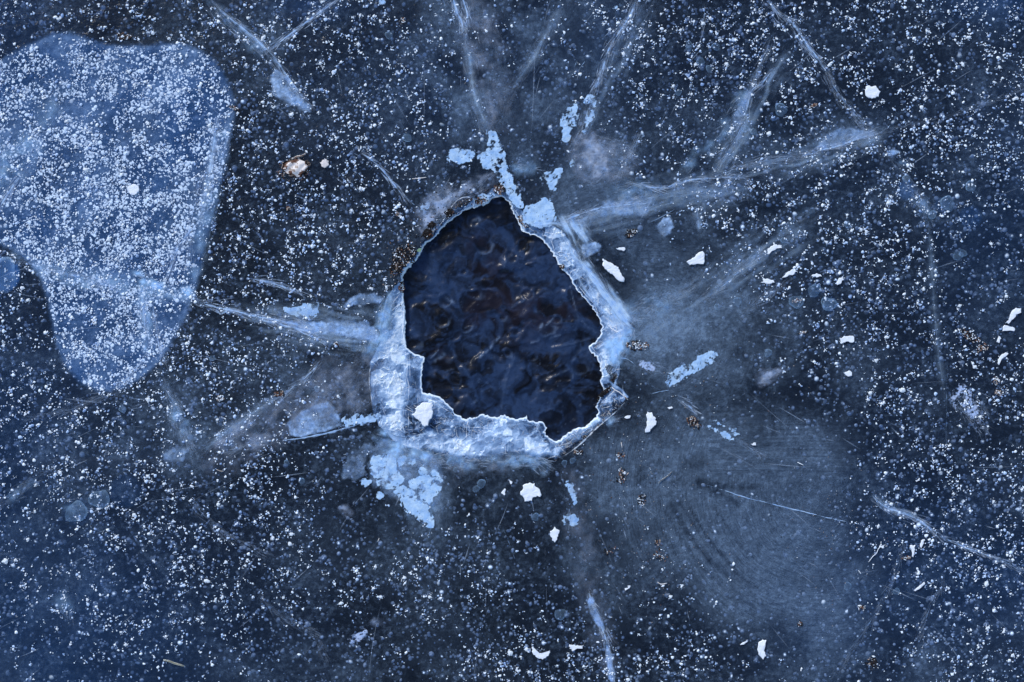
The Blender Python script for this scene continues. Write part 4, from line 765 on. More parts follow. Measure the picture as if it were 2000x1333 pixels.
CR = [
 ('f', '405,-5 440,28 470,52 510,85 545,125 580,175 606,212', 5, 22, 1.0, 0, 'broad feathered crack coming in from the top left'),
 ('f', '665,-5 620,28 575,62 530,95', 6, 6, 1.2, 0, 'fine straight crack near the top left'),
 ('f', '884,-5 893,25 902,45 905,65', 7, 7, 1.5, .3, None), ('f', '903,-5 911,20 914,42', 6, 6, 1.4, .3, None), ('f', '866,0 872,25 882,48', 4, 4, .7, .2, None),
 ('f', '900,85 915,105 920,150 930,200 945,235 955,258', 14, 14, .7, .5, 'faint granular crack running down from the top to the hole'),
 ('f', '1243,-5 1236,20 1225,40 1214,55 1202,75', 10, 10, 1.5, .45, 'white splintered crack at the top edge'),
 ('f', '1202,75 1190,95 1180,125 1172,150 1160,180', 8, 8, 1.2, .5, None), ('f', '1160,178 1152,200 1146,225 1138,250', 7, 7, .9, .6, None), ('f', '1138,250 1125,275 1118,300', 6, 6, .6, .6, None),
 ('f', '1093,15 1080,45 1062,75 1045,110 1020,145 1000,175', 14, 14, .55, 0, 'wide faint straight band at the top middle'),
 ('f', '1495,-5 1520,25 1545,42 1580,92 1600,118 1620,150', 5, 16, 1.1, .1, 'blue grey crack slanting from the top towards the right'),
 ('f', '1612,140 1628,170 1650,200 1672,228 1705,262', 8, 12, .8, .3, None),
 ('f', '1705,262 1725,295 1755,325 1775,355 1800,395 1812,440', 9, 9, .5, .5, None),
 ('f', '1812,430 1818,500 1822,560 1826,620 1834,700 1845,780', 12, 12, .34, .5, 'long faint vertical crack at the right'),
 ('f', '1849,620 1850,720 1848,840 1850,920', 3, 3, .75, .1, None),
 ('f', '1508,75 1494,105 1480,140 1470,170', 7, 7, .8, .2, None), ('f', '1515,130 1490,160 1468,178 1458,215 1448,245', 9, 6, 1.0, .1, None), ('f', '1448,245 1436,275 1420,300 1408,325', 6, 7, .9, .1, None),
 ('f', '1253,255 1243,280 1230,305 1212,345', 7, 7, .8, .1, 'short crack running up right from the smoky lobe'), ('f', '1258,225 1252,250', 4, 4, .5, .1, None),
 ('f', '1085,437 1130,420 1170,408 1210,402 1250,388', 9, 9, 1.0, 0, 'bright wisp leading right from the upper rim'),
 ('f', '1140,410 1175,407 1230,400 1262,398 1273,385 1270,370', 4, 4, 1.0, 0, None),
 ('f', '1220,355 1290,368 1330,355 1380,350 1440,345 1456,352 1458,375', 5, 5, 1.1, .2, None),
 ('f', '1280,375 1320,362 1355,350 1400,349', 4, 4, 1.1, .2, None),
 ('f', '1560,308 1600,295 1640,285 1675,272 1708,262', 10, 3, 1.3, .2, 'crack along the lower edge of the blue wedge at the upper right'),
 ('f', '1410,340 1460,322 1510,312 1560,306', 8, 8, .9, .4, None),
 ('f', '1708,262 1760,248 1830,232 1900,210 1960,190 2010,165', 5, 5, .6, .5, 'thin crack running to the right edge near the top'), ('f', '1745,222 1765,210 1780,205', 3, 3, .7, 0, None),
 ('f', '380,588 420,600 450,606 500,618 560,630 620,640', 9, 9, 1.3, .35, 'white ragged crack from the pale lobe to the left rim'),
 ('f', '500,622 540,632 580,642 610,650 628,660', 5, 9, 1.3, .2, None), ('f', '575,640 600,655 625,662', 4, 4, 1.4, .2, None),
 ('f', '420,606 432,614 440,609 450,616', 4, 4, 1.5, .1, None),
 ('f', '484,545 510,548 540,556 582,572', 7, 6, 1.5, .1, 'short bright feathered crack left of the hole'), ('f', '430,508 460,510', 2.5, 2.5, .7, 0, None), ('f', '420,515 440,511 470,512', 2, 2, .5, 0, None),
 ('f', '655,580 675,568 700,556', 3, 3, .9, .1, None),
 ('f', '700,296 722,310 745,330 765,355 786,382', 5, 5, 1.5, 0, 'short pale needle shaped crack above left of the hole'), ('f', '660,290 690,300 705,308', 4, 4, .6, .2, None), ('f', '790,384 803,395 812,402', 3, 3, 1.1, .3, None), ('f', '785,395 800,412 815,418', 2.5, 2.5, .8, .3, None),
 ('f', '880,300 872,325 874,345', 2, 2, .8, 0, None), ('f', '925,300 940,296 948,293', 2.5, 2.5, 1.3, .1, None),
 ('f', '735,820 690,832 640,845 590,855 540,862', 8, 2, 1.6, .1, 'bright straight crack below the blue wedge'), ('f', '540,862 490,868 450,885', 7, 7, .8, .5, None),
 ('f', '628,705 600,735 575,755 550,775', 6, 5, 1.0, .1, 'curved crack left of the rim that fades to the lower left'), ('f', '560,765 520,790 480,818 440,845 400,880', 12, 12, .55, .4, None),
 ('f', '620,665 660,675 700,690', 2.5, 2.5, .8, 0, None),
 ('f', '318,735 330,770 348,800 360,840 375,870 380,885', 4, 13, .75, .2, 'faint blue crack below the pale lobe'),
 ('f', '300,745 320,772 338,790', 3, 3, .5, .2, None),
 ('f', '365,970 400,1005 430,1035 470,1058 520,1080', 4, 12, .6, .1, 'curved grey crack at the lower left'),
 ('f', '502,1150 520,1175 552,1205 585,1222 612,1235 625,1260 635,1285', 5, 10, .5, .1, 'curved faint crack near the bottom left'),
 ('f', '560,1220 575,1250 590,1275', 6, 6, .35, .1, None),
 ('f', '978,1020 990,1050 1005,1090 1018,1125', 2.5, 2.5, .8, 0, 'hair thin crack below the hole'), ('f', '855,1070 862,1085 868,1100', 2, 2, .5, 0, None), ('f', '950,1225 958,1250 962,1270', 4, 4, .4, 0, None),
 ('f', '843,1028 838,1045', 2.5, 2.5, 1.0, 0, None),
 ('f', '1090,912 1098,935 1104,960 1112,990', 4, 4, .8, .6, None), ('f', '1112,990 1110,1015', 7, 7, .8, .4, None), ('f', '1116,1030 1122,1060 1135,1100 1150,1140', 4, 4, .6, .6, None),
 ('f', '1146,1145 1152,1165 1165,1200 1178,1235 1186,1262 1190,1300 1196,1340', 7, 7, 1.0, .1, 'long crack running off the bottom edge'),
 ('f', '1210,700 1225,702 1240,712', 2.5, 2.5, 1.3, 0, None), ('f', '1248,740 1262,748 1295,765', 3, 3, .6, .3, None),
 ('f', '1270,770 1290,765 1310,762', 3, 3, 1.2, .4, None), ('f', '1322,780 1340,790 1355,802', 6, 6, 1.1, .4, 'dashed pale crack right of the lower rim'),
 ('f', '1440,858 1460,872 1482,888', 5, 5, .9, .5, None), ('f', '1482,888 1540,910 1600,935 1660,958 1700,970', 3, 3, .35, .5, None),
 ('f', '1700,965 1730,990 1770,1005 1800,1020 1830,1045', 8, 8, 1.3, .2, 'pale broad crack at the lower right'),
 ('f', '1830,1045 1860,1058 1900,1075 1950,1092 2010,1120', 5, 5, 1.1, .4, None),
 ('f', '1368,944 1420,960 1450,970 1510,985 1570,1000 1620,1012 1680,1025', 2.5, 3.5, 1.3, 0, 'thin straight line crack across the grey smear'), ('f', '1680,1025 1730,1040 1790,1060 1840,1078', 3, 3, .6, .3, None),
 ('f', '1768,1050 1755,1095 1740,1140 1712,1195 1680,1245 1640,1310', 6, 6, .6, .1, 'faint curved crack at the lower right'),
 ('f', '1845,1120 1835,1150 1815,1190 1798,1240', 4, 7, .65, .1, None),
 ('f', '426,225 418,280 408,340 400,385 390,430', 12, 9, 1.0, .1, 'streaky crack bundle at the right side of the pale lobe'), ('f', '452,240 440,290 425,350', 4, 6, .8, .1, None),
 ('f', '388,430 365,460 345,490 335,520 328,545', 6, 6, 1.1, .1, None), ('f', '395,330 380,400 370,450 368,500', 7, 7, .8, .2, None),
 ('f', '40,345 25,365 0,405', 9, 9, 1.1, 0, 'short broad crack at the left edge'), ('f', '298,590 305,640 312,680 322,700', 5, 5, 1.0, .2, None), ('f', '275,565 280,600 285,650', 7, 5, 1.0, .2, None),
 ('f', '290,698 270,715 255,735 230,750', 8, 6, 1.0, .2, 'bright streak at the lower tip of the pale lobe'),
 ('f', '30,510 60,516 100,530 150,538', 5, 7, .8, .3, None), ('f', '130,535 180,548 215,560', 8, 8, 1.1, .3, None),
 ('f', '245,765 200,775 150,795 110,808 60,815', 8, 8, .55, .2, 'faint crack below the tip of the pale lobe'),
 ('f', '120,910 70,930 40,955 5,985', 8, 8, .5, .1, None), ('f', '300,1005 285,1020 275,1030', 4, 4, .8, .1, None),
 ('f', '1225,632 1260,615 1300,590 1350,560 1390,525', 9, 9, .55, .3, 'wispy haze line up right from the corner of the rim'),
 ('f', '1370,590 1410,560 1450,525 1490,495', 8, 8, .9, .5, None), ('f', '1440,535 1490,500 1520,470', 3, 3, .8, .4, None), ('f', '1220,560 1260,510 1290,470 1340,410 1362,395', 3, 3, .5, .1, None),
 ('f', '1435,625 1470,600 1510,570 1540,545', 9, 9, .6, .5, None), ('f', '1345,720 1400,690 1450,665', 4, 4, .6, .5, None),
 ('f', '1262,438 1290,425 1320,408', 2.5, 2.5, 1.0, .1, None), ('f', '1300,500 1340,460', 2, 2, .4, 0, None),
 ('f', '1120,135 1128,115', 3, 3, .9, .2, None), ('f', '1125,143 1145,118', 2, 2, 1.0, 0, None), ('f', '1078,225 1085,200 1088,185', 4, 4, .6, .3, None), ('f', '1050,295 1065,270 1090,245', 4, 4, .5, .3, None),
 ('f', '1900,1340 1925,1325', 3, 3, .4, 0, None), ('f', '1035,300 1045,280', 6, 6, .8, .4, None), ('f', '1003,368 1010,352 1025,338 1035,320', 6, 6, .9, .2, None),
 ('f', '985,355 990,372 1000,390 1010,405', 4, 6, 1.5, .1, None), ('f', '870,895 930,905 990,905', 3, 3, .4, .3, None), ('f', '955,895 960,915', 1.8, 1.8, 1.0, 0, None), ('f', '990,935 1000,960 995,985', 2, 2, .3, 0, None),
 ('f', '910,990 940,970 970,950 1005,935', 4, 4, .4, .2, None), ('f', '680,940 660,965 640,985 600,1010', 5, 5, .5, .1, None), ('f', '640,985 600,1020 580,1050', 2.5, 2.5, .5, .1, None),
 ('f', '1330,820 1380,850', 3, 3, .5, .4, None), ('f', '1300,1000 1350,1060 1400,1110', 2.5, 2.5, .3, 0, None)]
for c in CR[:96]:
    code, raw, wl, wr, dn, dash, lab = c
    crack(PP(code, raw), wl * .92, wr * 1.0, dn * (.92 if dn > .9 else .72), dash=max(dash, .4), label=lab, mat=(M_WISP if wl > 11 else None))
# white veins and folds of the broken rim (from an enlargement at (700, 620))
def V2(raw): return P(raw, 700, 620, 3.509)
VE = [('325,250 335,330 330,400 345,480 340,560 325,600', 1.6, 1.3), ('180,320 205,350 240,400 265,455 295,470 320,450 325,400', 1.3, 1.2), ('100,300 78,370 78,480 92,560 95,640', 2.0, 1.0), ('345,240 380,245 440,275', 1.6, 1.6),
 ('345,240 350,330 352,430', 1.2, 1.1), ('440,540 500,545 560,580 600,600', 1.8, 1.5), ('500,560 560,610 620,650 660,690', 1.6, 1.2), ('660,670 710,690 750,700 740,760 745,850 765,900', 1.8, 1.2), ('745,755 830,758 920,770', 1.8, 1.2),
 ('830,690 870,700 900,690 925,720 910,770', 1.3, 1.2), ('975,690 990,720 960,760', 1.2, 1.1), ('310,620 305,700 310,770 340,790', 1.3, 1.2), ('340,650 345,760', 1.2, 1.1), ('345,800 400,760 440,720 480,700', 1.8, .9),
 ('700,880 780,860 860,830 960,770 1060,740 1150,730', 9, .55), ('760,900 860,880 980,850 1080,800', 8, .5), ('1100,720 1150,670 1170,710', 1.5, 1.2), ('1200,720 1270,730 1295,780', 1.5, 1.2), ('1300,800 1310,850 1350,880 1355,950', 2, 1.1),
 ('1360,970 1440,930 1520,870 1600,790 1680,720 1760,650 1840,570', 3.2, 1.1), ('1370,900 1420,840 1500,780 1600,720', 1.5, 1.1), ('1690,560 1740,520 1800,510', 1.4, 1.0), ('1640,600 1690,620 1740,600', 1.4, .9), ('1700,480 1680,540 1650,590', 1.4, 1.0),
 ('1590,190 1620,230 1660,270 1680,330', 2.2, 1.0), ('1700,40 1740,80 1790,100 1850,60', 3.5, 1.2), ('1720,180 1760,220 1770,300', 5, .9), ('200,120 180,160 190,200', 3, .9), ('215,150 260,170 290,150', 1.6, 1.0), ('200,240 260,235 310,250', 2.0, 1.1),
 ('120,420 150,500 130,580 160,640', 3, .5), ('520,760 580,720 640,700', 2, .7), ('380,820 450,800 520,830', 2, .8), ('600,900 650,860 700,870', 3, .6), ('150,700 200,780 260,840', 5, .6)]
for raw, w, d in VE: crack(V2(raw), w * 1.3, w * 1.0, d * .95, M_VEIN if w < 4 else M_WISP, 'white_vein', dash=.35, follow=True)
def V1(raw): return P(raw, 700, 340, 3.509)
VE1 = [('1450,640 1500,700 1550,790 1620,880 1700,960 1780,1030 1850,1070', 5, 1.2), ('1440,570 1520,600 1600,690 1700,820 1800,960 1850,1040', 5, 1.1), ('1370,600 1420,550 1450,480 1440,420', 6, .9), ('1380,600 1430,590 1470,560 1480,500', 3, 1.2),
 ('1250,420 1300,430 1330,480 1350,540', 1.5, 1.4), ('1310,400 1330,440 1320,490', 1.3, 1.2), ('1390,380 1400,420', 2, 1.4), ('1500,650 1460,670 1450,700', 1.6, 1.6), ('1500,760 1560,830 1620,900 1650,980', 1.5, 1.4), ('1670,1010 1720,1030 1790,1070', 1.6, 1.3),
 ('1560,700 1600,800 1640,870', 4, 1.0), ('1150,330 1230,350 1330,340 1420,360', 6, .9), ('1450,360 1520,350 1530,400 1500,460', 5, .7), ('1060,230 1100,290 1150,350 1210,400', 2.0, 1.4), ('1840,1070 1780,1090 1700,1130', 4, 1.1),
 ('240,790 200,850 180,920 165,1010', 4, .8), ('300,800 230,900 205,1020', 1.6, 1.1), ('305,880 260,910 220,950', 3, 1.3), ('310,900 305,1000 300,1100', 3.5, 1.5), ('280,960 270,1030 240,1060', 1.4, 1.2), ('310,1040 240,1090 200,1080', 2, 1.2),
 ('630,250 650,210 700,170 745,160 780,175', 1.6, 1.2), ('500,400 560,350 600,290', 2.6, .9), ('560,380 620,310 690,260 750,240', 1.4, 1.3)]
for raw, w, d in VE1: crack(V1(raw), w * 1.3, w * 1.0, d * .95, M_VEIN if w < 4 else M_WISP, 'white_vein', dash=.35, follow=True)

def hairs():
    r = np.random.RandomState(9); n = 4200
    x = r.uniform(715, 1250, n); y = r.uniform(360, 910, n); di = sd(x, y, HOLE_J); do = sd(x, y, RIM_J)
    k = (di > 3) & (do < -2); x, y = x[k], y[k]; n = len(x)
    e = 1.5; gx = sd(x + e, y, HOLE) - sd(x - e, y, HOLE); gy = sd(x, y + e, HOLE) - sd(x, y - e, HOLE)
    th = np.arctan2(gy, gx) + PI / 2 * (r.uniform(0, 1, n) < .7) + r.normal(0, .45, n) + PI * (r.uniform(0, 1, n) < .5)
    L = r.uniform(4, 26, n)
    for s in (.5, 1.0):   # keep their far ends on the ledge
        ex, ey = x + np.cos(th) * L * s, y + np.sin(th) * L * s; L = np.where((sd(ex, ey, HOLE_J) < 1) | (sd(ex, ey, RIM_J) > 8), L * .3, L)
    P3, F3, A3 = strands(np.stack([x, y], 1), np.stack([np.cos(th), np.sin(th)], 1), L, r.uniform(.4, 1.1, n), r.uniform(.12, .8, n) ** 1.2, 0, r.normal(0, .22, n), lambda a, b: rim_z(a, b)[0] + .0012)
    o = put('hair_cracks', P3, F3, M_HAIR, SHEET, {'dens': A3, 'fib': P3}); o['kind'] = 'stuff'
    n = 420; x = r.uniform(-150, 2150, n); y = r.uniform(-150, 1480, n); d = sd(x, y, RIM); k = d > 60; x, y = x[k], y[k]; n = len(x)
    th = np.arctan2(y - 650, x - 980) + r.normal(0, .22, n)
    P3, F3, A3 = strands(np.stack([x, y], 1), np.stack([np.cos(th), np.sin(th)], 1), r.lognormal(3.7, .7, n), r.uniform(.6, 1.4, n), r.uniform(.08, .36, n), .0013, r.normal(0, .06, n))
    o = put('hair_cracks', P3, F3, M_FINE, SHEET, {'dens': A3, 'fib': P3}); o['kind'] = 'stuff'
M_HAIR = mat_frost('white_hair_crack', (0.72, 0.85, 0.99), 240, 0.25, 0.6, 0.45, cap=0.95)
hairs()

# ================================================================== LOOSE ICE CHIPS
def chip_mesh(poly, h, seed, jit=1.0):
    """a flat chip of ice from its outline: chamfered sides, slightly domed rough top, flat underside"""
    r = random.Random(seed); pl = rough(poly, 3.0, jit, seed); n = len(pl)
    cx = sum(p[0] for p in pl) / n; cy = sum(p[1] for p in pl) / n
    V = []; F = []
    rings = [(1.0, 0.0), (1.0, .55), (.93, .9), (.62, 1.0), (.3, 1.05)]
    for s, hz in rings:
        for (x, y) in pl:
            k = r.uniform(-.06, .06) * h if hz > .3 else 0
            V.append(((cx + (x - cx) * s - cx) / 1000, -(cy + (y - cy) * s - cy) / 1000, h * hz + k))
    for j in range(len(rings) - 1):
        for i in range(n):
            a = j * n + i; b = j * n + (i + 1) % n; F.append((a, a + n, b + n, b))
    V.append((0, 0, h * 1.05)); c = len(V) - 1; V.append((0, 0, 0)); u = len(V) - 1; t = (len(rings) - 1) * n
    for i in range(n): F.append((t + i, c, t + (i + 1) % n)); F.append((i, (i + 1) % n, u))
    return V, F, cx, cy
TOP = 0.0016
def chip(poly, h, label, name='ice_chip', cat='ice chip', mat=M_FLAKE, group=None, z=TOP, jit=1.0):
    V, F, cx, cy = chip_mesh(poly, h, int(poly[0][0] * 3 + poly[0][1]) % 997, jit)
    o = put(name, V, F, mat, loc=(wx(cx), wy(cy), z), smoothf=False)
    return tag(o, label, cat, group)
G1 = 'white ice chips lying on the ice'
CHIPS = [
 ('D', '805,690 808,655 835,645 850,655 885,648 900,670 920,690 908,710 905,730 855,745 830,738 808,720', 3, 'white six lobed ice chip on its own among frost specks, upper right'),
 ('G', '1308,700 1345,680 1400,630 1430,620 1447,645 1445,700 1437,718 1400,715 1335,725', 4, 'white ice chip like a shark fin, right of the upper rim'),
 ('G', '682,675 740,705 800,740 810,775 825,800 845,830 840,850 820,850 790,835 760,800 720,775 690,740 680,710', 5, 'long white slanting ice chip nearest the upper right rim'),
 ('G', '778,597 815,592 845,590 852,605 840,620 820,612 790,607', 2.5, 'small white comma shaped chip just above the long slanting chip'),
 ('J', '1170,580 1200,555 1195,530 1250,487 1325,485 1325,590 1300,625 1295,660 1270,668 1245,645 1210,610', 5, 'large white angular ice chip lying on the lower left ledge of the hole'),
 ('K', '62,1155 85,1130 80,1110 110,1095 170,1092 180,1120 200,1130 222,1182 180,1195 155,1200 150,1225 95,1230 88,1200 65,1180', 4, 'large white ragged ice chip below the bottom rim'),
 ('K', '1015,555 1050,560 1060,590 1080,605 1083,640 1060,670 1035,705 1000,712 998,690 1012,660 1015,620 1008,590', 4, 'white crescent shaped ice chip right of the lower rim'),
 ('O', '285,195 310,180 320,160 335,180 357,190 345,220 340,255 320,280 300,265 290,235', 3, 'white ragged ice chip standing alone below the large ragged chip'),
 ('O', '1850,1030 1880,1008 1908,1012 1900,1060 1890,1090 1908,1130 1885,1158 1850,1120 1845,1070', 4, 'tall narrow white ice chip near the bottom right'),
 ('O', '150,1060 165,1095 220,1110 285,1090 275,1130 230,1158 190,1145 155,1110', 3, 'wide white ice chip by the bottom edge, left of the long crack'),
 ('O', '430,1045 480,1055 540,1050 530,1075 490,1075 450,1095', 2.5, 'smaller flat white chip just right of the wide chip at the bottom'),
 ('H', '612,1270 650,1258 700,1255 722,1265 722,1300 690,1305 660,1300 625,1315 620,1290', 3, 'white oblong ice chip right of centre, ragged left end'),
 ('H', '75,600 120,570 170,575 180,595 140,600 100,620 80,645', 3, 'white hooked ice chip at the end of a wispy crack on the right'),
 ('H', '180,820 210,785 260,755 290,770 260,800 220,810', 3, 'white slanting splinter of ice between two others on the right'),
 ('H', '18,855 70,825 115,835 125,855 70,865', 2.5, 'low white ice hump left of the slanting splinter'),
 ('H', '590,850 610,820 635,815 645,835 620,865 595,875', 3, 'small white square ice chip right of the slanting splinter'),
 ('H', '1855,1160 1885,1140 1900,1080 1935,1045 1975,1050 1975,1080 1940,1085 1915,1130 1880,1165', 3, 'long white crooked ice chip at the right edge'),
 ('H', '1835,1220 1850,1175 1885,1185 1925,1195 1925,1220 1870,1218', 2.5, 'white foot shaped chip under the crooked chip at the right edge'),
 ('H', '400,805 440,785 470,795 480,810 440,818', 2.5, 'tiny flat white chip between the slanting splinter and the square chip'),
 ('K', '842,600 870,583 892,585 885,603 858,608', 2, 'tiny white chip left of the crescent shaped chip'),
 ('K', '1165,525 1200,515 1208,528 1180,537', 1.5, 'thin white sliver above right of the crescent shaped chip'),
 ('J', '1840,1165 1870,1130 1878,1140 1865,1185', 2, 'tiny white triangular chip left of the large ragged chip'),
 ('J', '1895,1065 1915,1075 1927,1082 1915,1102', 2, 'tiny white chip above the small triangular chip'),
 ('O', '1712,1048 1765,1008 1770,1022 1740,1045', 2, 'small white slanting sliver left of the tall narrow chip'),
 ('E', '960,140 985,125 1010,115 1045,130 1050,160 1030,190 1000,200 975,185', 3, 'round bright white chip in the middle of the pale lobe'),
 ('H', '1790,1300 1805,1255 1825,1275 1810,1310', 2.5, 'small white wedge chip at the far right below the crooked chip'),
 ('L', '645,265 680,248 705,262 705,285 660,282', 3, 'small rounded greyish white chip right of the smear'),
 ('L', '1800,165 1830,125 1860,110 1880,120 1850,145 1825,165 1808,205', 2.5, 'white hooked chip at the right beside the brown leaf litter'),
 ('L', '1180,1070 1215,1052 1212,1072 1190,1082', 2, 'small flat white chip at the lower right'),
 ('Q', '1140,300 1180,298 1180,330 1165,390 1155,385 1150,330', 3, 'narrow white chip with a tail at the lower right'),
 ('Q', '1215,310 1225,265 1240,255 1245,285 1225,322', 2.5, 'small upright white chip right of the tailed chip'),
 ('Q', '1170,640 1215,600 1250,575 1255,590 1215,625 1180,645', 2.5, 'thin white slanting chip at the lower right'),
 ('K', '1790,795 1830,788 1832,808 1805,808', 2, 'small pale chip at the end of the dashed crack'),
 ('O', '845,625 890,605 885,620 850,642', 1.5, 'thin white sliver on the dark patch near the bottom'),
 ('H', '600,1245 610,1228', 1, None)]
for code, raw, h, lab in CHIPS[:-1]:
    pl = PP(code, raw)
    on_ledge = 'lying on the lower left ledge' in lab
    chip(pl, h / 1000, lab, group=G1, z=(0.0042 if on_ledge else TOP), jit=.9)

